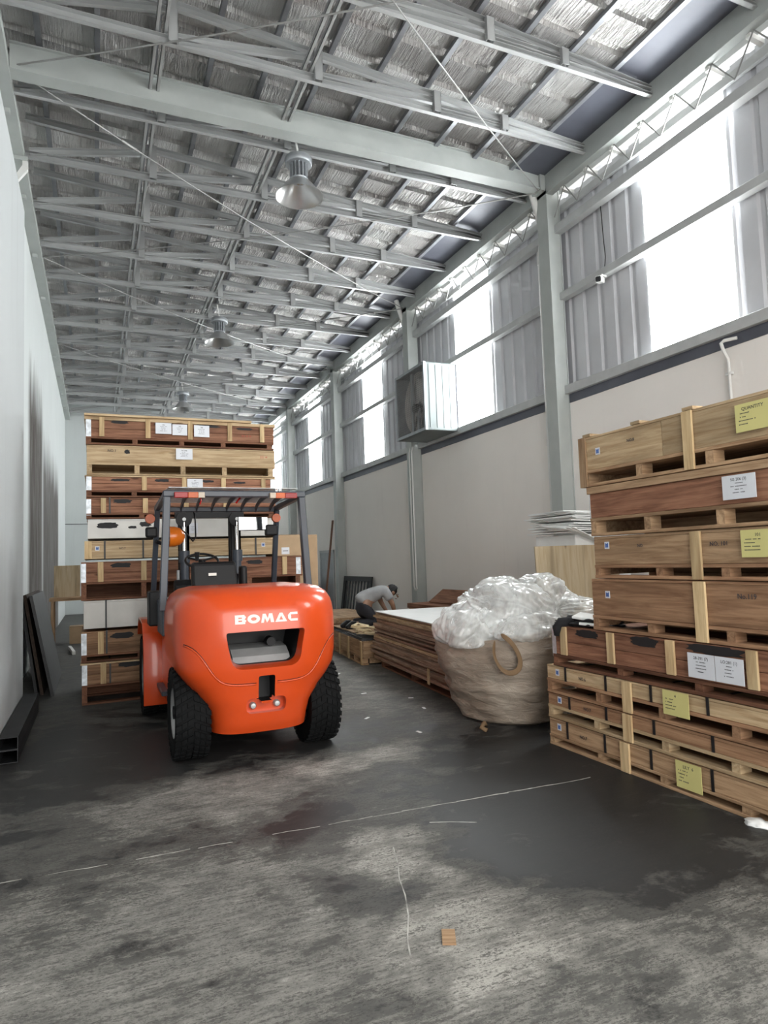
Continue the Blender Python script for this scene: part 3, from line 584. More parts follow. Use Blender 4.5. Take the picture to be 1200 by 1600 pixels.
# right stack, bottom to top (front face toward the hall)
crate('flat_crate', 'lowest slim tan crate of the right stack, resting on the floor', (XR, 4.46), RZ, 2.9, 1.15, 0.0, 0.08, 0.205, 'tan', 1, (0.79, 2.0), 0.085, straps=(0.22, 0.63, 1.06, 1.53, 2.1), papers=((1.28, 1.47, 0.045, 0.205, 'yellow_paper', 'LILY  6'),), stickers=((0.10, 0.125),), group=GR, cleat_down=True, blocks=6, texts=(('NO.7', 0.36, 0.12, 0.035, 'ink'),))
crate('flat_crate', 'second lowest slim crate of the right stack, brown with black straps', (XR, 4.46), RZ, 2.9, 1.15, 0.21, 0.31, 0.40, 'brown', 1, (0.83, 2.05), 0.085, straps=(0.26, 0.66, 1.10, 1.55, 2.1), stickers=((0.12, 0.335),), group=GR, cleat_down=True, blocks=6, deckmat='pale', texts=(('NO.7', 0.42, 0.335, 0.035, 'ink'),))
crate('flat_crate', 'third lowest slim pale crate of the right stack, yellow sheet with torn corner', (XR, 4.46), RZ, 2.9, 1.15, 0.405, 0.515, 0.62, 'pale', 1, (0.84, 2.05), 0.085, straps=(0.23, 0.67, 1.09, 1.53, 2.1), papers=((1.21, 1.41, 0.47, 0.62, 'yellow_paper', '4'),), stickers=((0.11, 0.545),), group=GR, cleat_down=True, blocks=6, deckmat='brown', texts=(('NO.6', 0.38, 0.55, 0.035, 'ink'),))
crate('long_crate', 'dark red crate with black smudges and two white sheets in the right stack', (XR, 4.365), RZ, 2.7, 1.15, 0.625, 0.715, 0.935, 'red', 2, (0.11, 0.62, 1.15, 1.72, 2.3), 0.07, papers=((1.33, 1.52, 0.73, 0.875, 'paper', '28-391 (7)'), (1.525, 1.71, 0.73, 0.875, 'paper', 'LO:281 (1)')), marks=((0.28, 0.53, 0.87, 0.925), (0.84, 1.08, 0.865, 0.93), (1.31, 1.70, 0.875, 0.93)), corner=((-0.004, 0.04),), group=GR, deckmat='dark')
crate('tall_crate', 'brown crate under the yellow-sheeted one in the right stack, above the dark red crate', (XR, 3.88), RZ, 2.3, 1.1, 0.94, 1.045, 1.305, 'brown', 1, (0.91,), 0.085, stickers=((0.14, 1.17),), group=GR, cleat_down=True, deckmat='brown', joints=(), texts=(('No.119', 1.2, 1.21, 0.04, 'ink'),))
crate('tall_crate', 'tan knotty crate numbered 101 in the middle of the right stack', (XR, 3.83), RZ, 2.3, 1.1, 1.31, 1.405, 1.605, 'tan', 1, (0.86,), 0.075, papers=((1.215, 1.42, 1.44, 1.59, 'yellow_paper', '101'),), stickers=((0.11, 1.515),), group=GR, cleat_down=True, deckmat='brown', texts=(('NO. 101', 0.99, 1.51, 0.035, 'ink'), ('NO.', 0.42, 1.52, 0.03, 'ink')))
crate('tall_crate', 'reddish crate with a white sheet, second from the top of the right stack', (XR, 3.85), RZ, 2.3, 1.1, 1.61, 1.74, 1.965, 'red', 1, (), papers=((1.14, 1.35, 1.765, 1.90, 'paper', 'SG 206 (3)'),), group=GR, deckmat='tan', lid=0.05, lidmat='tan', corner=((-0.002, 0.0),))
tc_ = crate('tall_crate', 'pale topmost crate of the right stack, yellow sheet at its right', (XR, 3.90), RZ, 2.3, 1.1, 1.97, 2.09, 2.335, 'pale', 1, (0.925, 1.9), 0.075, papers=((1.305, 1.52, 2.13, 2.285, 'yellow_paper', 'QUANTITY'),), stickers=((0.14, 2.19),), group=GR, cleat_down=True, deckmat='tan', joints=(0.75,), texts=(('NO.8', 0.45, 2.23, 0.03, 'ink'),))
for a in (0.02, 0.5, 0.93, 1.6): BX('lid_batten', 'pale', (a, -0.01, 0.365, a + 0.08, 1.1, 0.385), tc_)
for par, w in ((tc_, 0.36), ): 
    for z0 in (0.06, 0.24, 0.33): BX('metal_tag', 'tin', (-0.004, -0.003, z0, 0.045, 0.0, z0 + 0.03), par)
    BX('end_cleat', 'tan_z', (-0.03, -0.012, 0.0, 0.045, 0.09, 0.365), par)
# left stack, bottom to top
YL = 8.2
crate('long_crate', 'lowest reddish crate of the stack behind the forklift, on the floor', (-0.15, YL), 0, 2.55, 1.15, 0.0, 0.215, 0.455, 'brown', 2, (0.19, 0.66, 1.9), 0.06, corner=((0, 0.055), (2.495, 2.55)), straps=(0.29,), marks=((0.36, 0.62, 0.38, 0.44),), group=GL, deckmat='dark', lid=0.02, lidmat='pale')
crate('long_crate', 'second lowest reddish crate of the stack behind the forklift', (-0.155, YL), 0, 2.55, 1.15, 0.46, 0.545, 0.80, 'brown', 2, (0.17, 0.66, 1.9), 0.06, corner=((0, 0.055), (2.495, 2.55)), straps=(0.26,), marks=((0.30, 0.55, 0.70, 0.77),), group=GL, deckmat='dark')
crate('painted_crate', 'lower white painted crate of the stack behind the forklift', (-0.13, YL), 0, 2.5, 1.15, 0.805, 0.83, 1.14, 'white_board', 1, (), straps=(0.23, 1.9), group=GL)
crate('long_crate', 'reddish crate with zinc corners under the cardboard box, level with the seat', (-0.155, YL), 0, 2.55, 1.15, 1.145, 1.345, 1.575, 'red', 2, (0.17, 0.63, 2.29), 0.06, corner=((0, 0.05), (2.47, 2.53)), marks=((0.30, 0.52, 1.50, 1.555), (1.85, 2.05, 1.49, 1.54)), group=GL, deckmat='dark')
crate('long_crate', 'pale crate with black straps behind the steering wheel', (-0.12, YL), 0, 2.2, 1.15, 1.58, 1.605, 1.81, 'pale', 1, (0.0,), 0.075, straps=(0.21, 0.62, 1.93), stickers=((0.11, 1.70), (2.0, 1.70)), group=GL, texts=(('NO.7', 0.36, 1.71, 0.03, 'ink'),))
crate('painted_crate', 'upper white painted crate with black scribbles behind the mast', (-0.087, YL), 0, 2.17, 1.15, 1.815, 1.835, 2.055, 'white_board', 1, (), marks=((0.10, 0.32, 1.95, 2.02), (0.43, 0.52, 1.945, 1.975), (0.55, 0.68, 1.965, 2.025)), papers=((1.09, 1.20, 1.88, 2.0, 'paper', ''),), group=GL)
crate('long_crate', 'reddish crate fourth from the top behind the forklift guard', (-0.1, YL), 0, 2.17, 1.15, 2.06, 2.12, 2.30, 'red', 2, (0.15, 0.60, 1.06, 1.52), 0.055, marks=((0.28, 0.48, 2.24, 2.285),), straps=(0.245,), corner=((0, 0.05),), group=GL, deckmat='dark')
crate('long_crate', 'reddish crate third from the top, white sheet at its middle', (-0.1, YL), 0, 2.17, 1.15, 2.305, 2.385, 2.555, 'red', 2, (0.59, 1.04, 1.50, 1.99), 0.055, corner=((0, 0.055), (2.11, 2.17)), papers=((1.10, 1.28, 2.41, 2.53, 'paper', 'SG'),), marks=((0.25, 0.46, 2.49, 2.52), (0.74, 0.90, 2.49, 2.525), (1.27, 1.42, 2.49, 2.52), (1.65, 1.8, 2.48, 2.505)), group=GL, deckmat='dark', lid=0.015, lidmat='pale')
crate('long_crate', 'pale plywood crate on an open skid, second from the top behind the forklift', (-0.095, YL), 0, 2.17, 1.15, 2.56, 2.70, 2.905, 'pale', 1, (), papers=((0.97, 1.16, 2.76, 2.89, 'paper', 'SG 206'),), marks=((0.40, 0.46, 2.81, 2.86),), group=GL, deckmat='pale', texts=(('NO.1', 0.22, 2.83, 0.04, 'ink'), ('11 +', 1.98, 2.80, 0.05, 'ink_red')))
crate('long_crate', 'reddish topmost crate behind the forklift with three white sheets', (-0.103, YL), 0, 2.17, 1.15, 2.91, 3.00, 3.235, 'red', 2, (0.14, 0.64, 1.12, 1.59, 1.99), 0.055, corner=((0, 0.055),), papers=((0.75, 0.93, 3.06, 3.19, 'paper', 'SG'), (0.94, 1.11, 3.05, 3.18, 'paper', 'SG'), (1.19, 1.37, 3.04, 3.18, 'paper', 'SG')), marks=((0.26, 0.46, 3.16, 3.20), (0.74, 0.95, 3.16, 3.195), (1.2, 1.5, 3.16, 3.195), (1.70, 1.9, 3.15, 3.18)), group=GL, deckmat='dark', lid=0.04, lidmat='pale', texts=(('11 + +', 1.76, 3.06, 0.045, 'ink_red'),))
tag(BX('loose_board', 'pale', (-0.12, 8.16, 3.236, 1.78, 8.32, 3.262), None, 0.003), 'loose pale board lying on the topmost crate behind the forklift', 'board')

# ------------------------------------------------------------------ forklift (local frame: x right, y forward, origin under the rear axle)
fk = empty('forklift', (1.165, 5.53, 0)); tag(fk, 'orange diesel forklift truck seen from behind, parked on the floor', 'forklift')
def interp(tab, z):
    for (a, b), (c, d) in zip(tab[:-1], tab[1:]):
        if z <= c: t = (z - a) / (c - a); t = t * t * (3 - 2 * t) * 0.5 + t * 0.5; return b + (d - b) * t
    return tab[-1][1]
WT = [(0.235, 0.375), (0.33, 0.385), (0.42, 0.41), (0.52, 0.475), (0.62, 0.56), (0.70, 0.612), (0.80, 0.63), (1.0, 0.635), (1.14, 0.63), (1.21, 0.612), (1.26, 0.58), (1.30, 0.52), (1.32, 0.42)]
BT = [(0.235, 0.38), (0.30, 0.42), (0.5, 0.46), (0.75, 0.50), (0.95, 0.51), (1.10, 0.50), (1.19, 0.475), (1.255, 0.425), (1.30, 0.34), (1.32, 0.24)]
PE = 3.2; Y0 = -0.06
def cw_y(x, z):
    w = interp(WT, z); b = interp(BT, z); t = min(1.0, abs(x) / w); return Y0 - b * (1 - t ** PE) ** (1 / PE)
def counterweight():
    zs = [0.235, 0.25, 0.28, 0.33, 0.38, 0.42, 0.46, 0.50, 0.54, 0.58, 0.62, 0.66, 0.70, 0.74, 0.80, 0.86, 0.92, 1.0, 1.06, 1.12, 1.16, 1.20, 1.235, 1.26, 1.28, 1.30, 1.312, 1.32]
    m = MB(); vs = []; fs = []; nt = 40; ring = nt + 1 + 2
    for z in zs:
        w = interp(WT, z); b = interp(BT, z); yf = 0.50 if z > 0.75 else 0.50 - (0.75 - z) * 0.25
        vs.append((-w, yf, z))
        for i in range(nt + 1):
            t = math.pi * i / nt; c, s = -math.cos(t), math.sin(t); vs.append((w * math.copysign(abs(c) ** (2 / PE), c), Y0 - b * abs(s) ** (2 / PE), z))
        vs.append((w, yf, z))
    for k in range(len(zs) - 1):
        for i in range(ring): fs.append((k * ring + i, k * ring + (i + 1) % ring, (k + 1) * ring + (i + 1) % ring, (k + 1) * ring + i))
    fs.append(tuple(range(ring - 1, -1, -1))); fs.append(tuple((len(zs) - 1) * ring + i for i in range(ring)))
    m.add(vs, fs); me = m.mesh('counterweight'); me.materials.append(M['orange']); me.materials.append(M['black'])
    return me
def rounded(pts, r, n=5):
    out = []; k = len(pts)
    for i in range(k):
        p = Vector(pts[i]); a = Vector(pts[i - 1]); b = Vector(pts[(i + 1) % k]); ri = r[i] if isinstance(r, (list, tuple)) else r
        d1 = (a - p).normalized(); d2 = (b - p).normalized(); ang = d1.angle(d2); t = ri / math.tan(ang / 2)
        s, e_ = p + d1 * t, p + d2 * t
        for j in range(n + 1): u = j / n; q = s * (1 - u) ** 2 + p * 2 * u * (1 - u) + e_ * u * u; out.append((q.x, q.y))
    return out
def frustum(prof_a, ya, prof_b, yb, mi, name):
    m = MB(); n = len(prof_a); vs = [(a, ya, b) for a, b in prof_a] + [(a, yb, b) for a, b in prof_b]
    m.add(vs, [tuple(range(n)), tuple(range(2 * n - 1, n - 1, -1))] + [(i, i + n, (i + 1) % n + n, (i + 1) % n) for i in range(n)])
    me = m.mesh(name); me.materials.append(M['orange']); me.materials.append(M['black'])
    for p in me.polygons: p.material_index = mi
    o = bpy.data.objects.new(name, me); COL.objects.link(o); return o
def cut(obj, cutters):
    for c in cutters:
        md = obj.modifiers.new('cut', 'BOOLEAN'); md.operation = 'DIFFERENCE'; md.object = c; md.solver = 'EXACT'; md.material_mode = 'INDEX'
    bpy.context.view_layer.update(); dg = bpy.context.evaluated_depsgraph_get()
    me = bpy.data.meshes.new_from_object(obj.evaluated_get(dg)); obj.modifiers.clear(); old = obj.data; obj.data = me; bpy.data.meshes.remove(old)
    for c in cutters: cm = c.data; bpy.data.objects.remove(c); bpy.data.meshes.remove(cm)
cwo = bpy.data.objects.new('counterweight', counterweight()); COL.objects.link(cwo)
wo = rounded([(-0.315, 1.01), (0.315, 1.01), (0.275, 0.69), (-0.275, 0.69)], [0.025, 0.025, 0.12, 0.12], 6)
wi = rounded([(-0.285, 0.985), (0.285, 0.985), (0.235, 0.745), (-0.235, 0.745)], [0.02, 0.02, 0.09, 0.09], 6)
sl = rounded([(-0.062, 0.665), (0.062, 0.665), (0.062, 0.475), (-0.062, 0.475)], 0.015, 2)
lr = rounded([(-0.15, 0.50), (-0.055, 0.50), (-0.03, 0.455), (0.03, 0.455), (0.055, 0.50), (0.15, 0.50), (0.15, 0.385), (-0.15, 0.385)], [0.045, 0.03, 0.012, 0.012, 0.03, 0.045, 0.05, 0.05], 4)
big = [(a * 1.02, 0.85 + (b - 0.85) * 1.02) for a, b in wo]
cut(cwo, [frustum(big, -0.70, wi, -0.46, 0, 'cutter'), frustum(wi, -0.50, wi, -0.05, 1, 'cutter2'), frustum(sl, -0.8, sl, -0.36, 1, 'cutter3'), frustum(lr, -0.8, lr, -0.43, 0, 'cutter4')])
cwo.parent = fk
me = cwo.data; me.polygons.foreach_set('use_smooth', [True] * len(me.polygons)); me.set_sharp_from_angle(angle=math.radians(28))
MB().prism([(-0.10, 0.735), (-0.40, 0.735), (-0.36, 0.79), (-0.27, 0.84), (-0.10, 0.86)], -0.22, 0.22, 'x').build('radiator_shroud', 'grey_metal', fk)
MB().lathe([(0, -0.28), (0.035, -0.28), (0.04, -0.2), (0, -0.2)], 12, 'y', (0.10, 0.0, 0.88)).build('exhaust_stub', 'black', fk)
for x in (-0.09, 0.092): MB().lathe([(0, -0.47), (0.018, -0.468), (0.026, -0.455), (0.026, -0.425), (0, -0.425)], 16, 'y', (x, 0, 0.435)).build('tow_bolt', 'grey_metal', fk, smooth=40)
# moulded crease across the counterweight, its shadow drawn as a black tube
sp_ = []
for i in range(45):
    u = (-1 + 2 * i / 44) * 0.94; x = u * 0.615; z = 0.60 + 0.32 * (1 / (1 + math.exp(-(abs(u) - 0.70) * 13))) if True else 0; z = 0.605 + (z - 0.60)
    sp_.append((x, cw_y(x, z) + 0.002, z))
for nm, pts in (('crease', [p for p in sp_ if p[0] < -0.07]), ('crease', [p for p in sp_ if p[0] > 0.07])): MB().tube(pts, 0.0075, 6).build(nm, 'orange', fk, smooth=True); MB().tube([(p[0], p[1] - 0.002, p[2] + 0.010) for p in pts], 0.0035, 5).build('crease_shadow', 'black', fk, smooth=True)
# lettering in five blocky white capitals
def poly_letter(loops, x0, w):  # loops: convex quads in a 0..1 box
    m = MB()
    for q in loops:
        vs = []
        for a, b in q:
            x = x0 + a * w; z = 1.055 + b * 0.066; vs.append((x, z))
        n = len(vs); m.add([(x, cw_y(x, z) - 0.0035, z) for x, z in vs] + [(x, cw_y(x, z) + 0.004, z) for x, z in vs], [tuple(range(n)), tuple(range(2 * n - 1, n - 1, -1))] + [(i, i + n, (i + 1) % n + n, (i + 1) % n) for i in range(n)])
    return m
def R(a, b, c, d): return [(a, b), (c, b), (c, d), (a, d)]
ringO = []
for i in range(20):
    t0, t1 = 2 * math.pi * i / 20, 2 * math.pi * (i + 1) / 20
    ringO.append([(0.5 + 0.5 * math.cos(t0), 0.5 + 0.5 * math.sin(t0)), (0.5 + 0.5 * math.cos(t1), 0.5 + 0.5 * math.sin(t1)), (0.5 + 0.22 * math.cos(t1), 0.5 + 0.20 * math.sin(t1)), (0.5 + 0.22 * math.cos(t0), 0.5 + 0.20 * math.sin(t0))])
LET = {'B': [R(0, 0, 0.30, 1), R(0.30, 0.74, 0.86, 1), R(0.30, 0.40, 0.86, 0.60), R(0.30, 0, 0.90, 0.26), [(0.62, 0.26), (0.95, 0.20), (1.0, 0.40), (0.86, 0.50), (0.62, 0.40)], [(0.62, 0.60), (0.86, 0.55), (0.98, 0.70), (0.92, 0.88), (0.62, 0.74)]],
       'O': ringO, 'M': [[(0, 0), (0.2, 0), (0.36, 1), (0.14, 1)], [(0.14, 1), (0.36, 1), (0.58, 0.25), (0.44, 0.0)], [(0.44, 0), (0.58, 0.25), (0.80, 1), (0.62, 1)], [(0.74, 0), (1, 0), (0.88, 1), (0.66, 1)]],
       'A': [[(0, 0), (0.26, 0), (0.62, 1), (0.40, 1)], [(0.74, 0), (1, 0), (0.62, 1), (0.40, 1)], R(0.15, 0.0, 0.85, 0.22)],
       'C': [R(0.25, 0.74, 1, 1), R(0.25, 0, 1, 0.26), [(0, 0.3), (0.28, 0.0), (0.32, 0.5), (0, 0.5)], [(0, 0.5), (0.32, 0.5), (0.28, 1.0), (0, 0.70)]]}
xx = -0.232
for ch, w in (('B', 0.082), ('O', 0.094), ('M', 0.098), ('A', 0.092), ('C', 0.076)):
    poly_letter(LET[ch], xx, w).build('letter', 'white_letter', fk); xx += w + 0.008
# side frame, step, fenders, deck
for s in (-1, 1):
    MB().prism([(0.40, 0.36), (0.46, 0.70), (0.42, 1.0), (0.45, 1.12), (1.15, 1.10), (1.20, 0.95), (1.32, 0.90), (1.32, 0.42), (1.1, 0.30), (0.6, 0.30)], s * 0.42, s * 0.585, 'x').build('side_frame', 'orange', fk, 0.012)
    BX('step', 'slate', (min(s * 0.50, s * 0.64), 0.72, 0.36, max(s * 0.50, s * 0.64), 1.25, 0.40), fk, 0.005)
    f = MB(); vs = []; fs = []; arc = [(1.30, 0.18), (1.31, 0.45), (1.33, 0.72), (1.38, 0.86), (1.50, 0.95), (1.75, 0.97), (2.05, 0.97), (2.20, 0.90), (2.30, 0.78)]
    for (yy, zz) in arc: vs += [(s * 0.44, yy, zz), (s * 0.755, yy, zz)]
    for i in range(len(arc) - 1): fs.append((2 * i, 2 * i + 1, 2 * i + 3, 2 * i + 2))
    fo = f.add(vs, fs).build('fender', 'orange', fk, smooth=40); so = fo.modifiers.new('thick', 'SOLIDIFY'); so.thickness = 0.02
    bv = fo.modifiers.new('bevel', 'BEVEL'); bv.width = 0.008; bv.segments = 2
MB().prism([(0.45, 1.02), (1.45, 0.92), (1.45, 0.98), (0.95, 1.16), (0.48, 1.20)], -0.56, 0.56, 'x').build('hood', 'slate', fk, 0.01)
BX('chassis', 'black', (-0.42, -0.2, 0.30, 0.42, 2.05, 0.60), fk, 0.01); BX('floor_plate', 'black', (-0.50, 1.2, 0.60, 0.50, 1.95, 0.66), fk)
MB().lathe([(0, -0.62), (0.05, -0.62), (0.05, 0.62), (0, 0.62)], 12, 'x', (0, 0, 0.36)).build('rear_axle', 'black', fk)
BX('axle_housing', 'black', (-0.5, -0.09, 0.26, 0.5, 0.09, 0.46), fk, 0.01)
for x, z, s in ((-0.60, 1.22, 1), (0.585, 1.22, 1)): BX('side_console', 'slate', (x - 0.05, 0.52, 0.90, x + 0.05, 1.0, z - 0.02), fk, 0.012)
BX('exhaust_case', 'black', (-0.72, 1.02, 0.95, -0.60, 1.28, 1.27), fk, 0.015)
# wheels
def wheel(x, y, r, w, s):
    e = empty('wheel', (x, y, r)); e.parent = fk; h = w / 2; rr = r - 0.012
    MB().lathe([(r * 0.52, -h * 0.86), (r * 0.80, -h), (rr * 0.95, -h * 0.94), (rr, -h * 0.74), (rr, h * 0.74), (rr * 0.95, h * 0.94), (r * 0.80, h), (r * 0.52, h * 0.86)], 48, 'x').build('tyre', 'rubber', e, smooth=35)
    t = MB(); n = 34
    for k in range(n):
        a = 2 * math.pi * k / n
        for side in (-1, 1):
            a2 = a + (0.5 * 2 * math.pi / n if side > 0 else 0)
            for j in range(3):
                x0, x1 = side * h * (0.04 + j * 0.32), side * h * (0.33 + j * 0.32); da = j * 0.055 * (1 if j % 2 else 1.0); aw = 0.055
                vs = []
                for (xa, rad) in ((x0, rr - 0.01), (x1, rr - 0.01), (x1, r if j < 2 else r * 0.985), (x0, r)):
                    for ang in (a2 + da - aw, a2 + da + aw):
                        q = ang + (0.05 if xa == x1 else 0); vs.append((xa, rad * math.cos(q), rad * math.sin(q)))
                t.add(vs, [(0, 1, 3, 2), (2, 3, 5, 4), (4, 5, 7, 6), (6, 7, 1, 0), (0, 2, 4, 6), (1, 7, 5, 3)])
    t.build('tread', 'rubber', e)['kind'] = 'stuff'
    MB().lathe([(0.0, s * h * 0.35), (r * 0.22, s * h * 0.35), (r * 0.26, s * h * 0.55), (r * 0.36, s * h * 0.45), (r * 0.50, s * h * 0.80), (r * 0.54, s * h * 0.88), (r * 0.56, s * h * 0.80), (r * 0.52, -s * h * 0.8)], 32, 'x').build('rim', 'grey_metal', e, smooth=35)
    for k in range(6): a = k * math.pi / 3; MB().lathe([(0, 0), (0.014, 0), (0.014, 0.02), (0, 0.02)], 6, 'x', (s * h * 0.36 - (0.02 if s < 0 else 0), r * 0.30 * math.cos(a), r * 0.30 * math.sin(a))).build('wheel_nut', 'grey_metal', e)
wheel(-0.505, 0.0, 0.355, 0.26, -1); wheel(0.525, 0.0, 0.355, 0.26, 1); wheel(-0.60, 1.83, 0.40, 0.29, -1); wheel(0.60, 1.83, 0.40, 0.29, 1)
# overhead guard
def post(p, q, w=0.06, h=0.075): return MB().bar(p, q, w, h, (0, 1, 0)).build('guard_post', 'slate', fk, 0.006)
post((-0.645, 0.50, 1.12), (-0.60, 0.50, 2.10)); post((0.655, 0.50, 1.12), (0.60, 0.50, 2.10)); post((-0.635, 1.85, 0.95), (-0.605, 1.42, 2.06), 0.05, 0.06); post((0.635, 1.85, 0.95), (0.60, 1.42, 2.06), 0.05, 0.06)
MB().bar((-0.635, 0.50, 2.125), (0.635, 0.50, 2.125), 0.07, 0.055).build('rear_crossbar', 'slate', fk, 0.008); MB().bar((-0.63, 1.46, 2.065), (0.63, 1.46, 2.065), 0.06, 0.05).build('front_crossbar', 'slate', fk, 0.008)
for s in (-1, 1): MB().bar((s * 0.605, 0.48, 2.12), (s * 0.605, 1.48, 2.075), 0.055, 0.05).build('guard_side_rail', 'slate', fk, 0.008)
for i in range(8):
    x = -0.53 + i * 1.06 / 7; pts = [(0.52, 2.135), (0.70, 2.165), (1.0, 2.165), (1.25, 2.14), (1.40, 2.10), (1.45, 2.07)]; m = MB(); vs = []; fs = []
    for (yy, zz) in pts: vs += [(x - 0.007, yy, zz - 0.035), (x + 0.007, yy, zz - 0.035), (x + 0.007, yy, zz + 0.012), (x - 0.007, yy, zz + 0.012)]
    for k in range(len(pts) - 1):
        for j in range(4): fs.append((4 * k + j, 4 * k + (j + 1) % 4, 4 * k + 4 + (j + 1) % 4, 4 * k + 4 + j))
    fs += [(3, 2, 1, 0), tuple(4 * len(pts) - 4 + j for j in range(4))]; m.add(vs, fs).build('roof_bar', 'slate', fk)
pl = MB().prism([(0.54, 2.185), (1.0, 2.20), (1.42, 2.13), (1.42, 2.136), (1.0, 2.206), (0.54, 2.191)], -0.58, 0.58, 'x').build('rain_cover', 'film', fk)
for s in (-1, 1):
    g = BX('tail_lamp', 'redlens', (min(s * 0.43, s * 0.545), 0.425, 2.085, max(s * 0.43, s * 0.545), 0.47, 2.135), fk, 0.005)
    BX('turn_lens', 'amber', (min(s * 0.345, s * 0.43), 0.425, 2.085, max(s * 0.345, s * 0.43), 0.47, 2.135), g, 0.003); BX('reverse_lens', 'clearlens', (min(s * 0.29, s * 0.345), 0.425, 2.085, max(s * 0.29, s * 0.345), 0.47, 2.135), g, 0.003); BX('lamp_bracket', 'slate', (min(s * 0.28, s * 0.55), 0.468, 2.09, max(s * 0.28, s * 0.55), 0.478, 2.14), g)
MB().tube([(-0.32, 0.48, 2.09), (-0.315, 0.475, 2.06), (-0.33, 0.47, 2.03)], 0.006, 5).build('red_tie', 'redlens', fk); MB().tube([(0.06, 0.6, 2.11), (0.03, 0.58, 2.08), (0.01, 0.58, 2.05)], 0.008, 5).build('red_tie', 'redlens', fk)
# side lamps, mirrors, work lamp
for s, x in ((-1, -0.665), (1, 0.60)): MB().lathe([(0, -0.03), (0.045, -0.03), (0.05, 0.0), (0.04, 0.03), (0, 0.035)], 16, 'y', (x - 0.01, 1.42, 1.97)).build('turn_lamp', 'amber', fk, smooth=40)
MB().box(-0.72, 1.40, 1.785, -0.605, 1.46, 1.89).build('mirror_housing', 'black', fk, 0.02); MB().tube([(-0.62, 1.43, 1.75), (-0.50, 1.5, 1.70)], 0.02, 8).build('mirror_arm', 'black', fk)
mh = MB().box(0.47, 1.38, 1.785, 0.60, 1.46, 1.90).build('mirror_housing', 'black', fk, 0.015); mr = BX('mirror_case', 'black', (0.185, 1.40, 1.84, 0.50, 1.44, 1.985), fk, 0.02); MB().add([(0.192, 1.396, 1.847), (0.49, 1.396, 1.852), (0.49, 1.396, 1.975), (0.192, 1.396, 1.98)], [(0, 1, 2, 3)]).build('mirror_glass', 'mirror', mr)
MB().lathe([(0.0, 0.15), (0.05, 0.14), (0.085, 0.10), (0.10, 0.05), (0.10, 0.0), (0.0, 0.0)], 20, 'x', (-0.50, 1.38, 1.79)).build('work_lamp', 'amber_dome', fk, smooth=50)
MB().tube([(-0.40, 1.36, 1.87), (-0.32, 1.36, 1.80), (-0.27, 1.40, 1.74), (-0.24, 1.42, 1.78), (-0.24, 1.44, 1.95), (-0.25, 1.46, 2.05)], 0.008, 6).build('lamp_cable', 'black', fk, smooth=True)
# mast
for s in (-1, 1):
    c = 0.02 + s * 0.29; MB().chan((c, 2.22, 0.10), (c, 2.22, 2.12), 0.10, 0.13, 0.016, (0, 1, 0)).build('outer_mast_rail', 'black', fk); MB().chan((c - s * 0.03, 2.26, 0.12), (c - s * 0.03, 2.26, 2.08), 0.07, 0.10, 0.014, (0, 1, 0)).build('inner_mast_rail', 'black', fk)
    MB().lathe([(0, -0.03), (0.085, -0.03), (0.085, -0.02), (0.07, -0.01), (0.07, 0.01), (0.085, 0.02), (0.085, 0.03), (0, 0.03)], 24, 'y', (c, 2.14, 2.01)).build('chain_pulley', 'black', fk, smooth=40); MB().lathe([(0, -0.04), (0.02, -0.04), (0.02, 0.0), (0, 0.0)], 10, 'y', (c, 2.14, 2.01)).build('pulley_pin', 'grey_metal', fk)
    MB().tube([(c, 2.13, 1.60), (c, 2.13, 1.98)], 0.022, 12).build('lift_ram', 'chrome', fk, smooth=40); MB().tube([(c, 2.13, 0.3), (c, 2.13, 1.55)], 0.045, 14).build('lift_cylinder', 'slate', fk, smooth=40); MB().tube([(c, 2.13, 1.53), (c, 2.13, 1.66)], 0.06, 14).build('cylinder_gland', 'slate', fk, smooth=40)
    MB().tube([(c - 0.07, 2.12, 0.5), (c - 0.07, 2.12, 1.45)], 0.016, 8).build('lift_chain', 'grey_metal', fk)
BX('mast_crosshead', 'black', (-0.36, 2.16, 2.03, 0.40, 2.24, 2.13), fk); BX('mast_crosshead', 'black', (-0.34, 2.26, 0.2, 0.38, 2.30, 0.3), fk)
BX('fork_carriage', 'black', (-0.50, 2.42, 0.12, 0.50, 2.47, 0.22), fk); BX('fork_carriage', 'black', (-0.50, 2.42, 0.48, 0.50, 2.47, 0.58), fk)
for s in (-1, 1): MB().prism([(2.48, 0.05), (2.48, 0.62), (2.53, 0.62), (2.53, 0.095), (3.14, 0.075), (3.19, 0.05)], s * 0.27 - 0.06, s * 0.27 + 0.06, 'x').build('fork', 'black', fk)
# seat, wheel, levers
MB().prism([(0.62, 1.10), (0.60, 1.28), (0.66, 1.51), (0.70, 1.53), (0.74, 1.51), (0.73, 1.32), (0.80, 1.24), (1.08, 1.24), (1.12, 1.18), (1.10, 1.12)], -0.38, 0.02, 'x').build('seat', 'black', fk, 0.03)
MB().box(-0.24, 0.612, 1.40, -0.17, 0.618, 1.425).build('seat_badge', 'white_letter', fk); BX('armrest', 'black', (0.06, 0.66, 1.18, 0.12, 0.80, 1.48), fk, 0.02)
wc = Vector((-0.21, 1.22, 1.54)); nrm = Vector((0, -0.45, 0.89)).normalized(); ax = Vector((1, 0, 0)); ay = nrm.cross(ax)
MB().tube([wc + (ax * math.cos(t) + ay * math.sin(t)) * 0.155 for t in [2 * math.pi * k / 32 for k in range(33)]], 0.013, 8, False).build('steering_wheel', 'black', fk, smooth=True)
for t in (0.5, 2.6, 4.7): MB().tube([wc, wc + (ax * math.cos(t) + ay * math.sin(t)) * 0.15], 0.010, 6).build('wheel_spoke', 'black', fk)
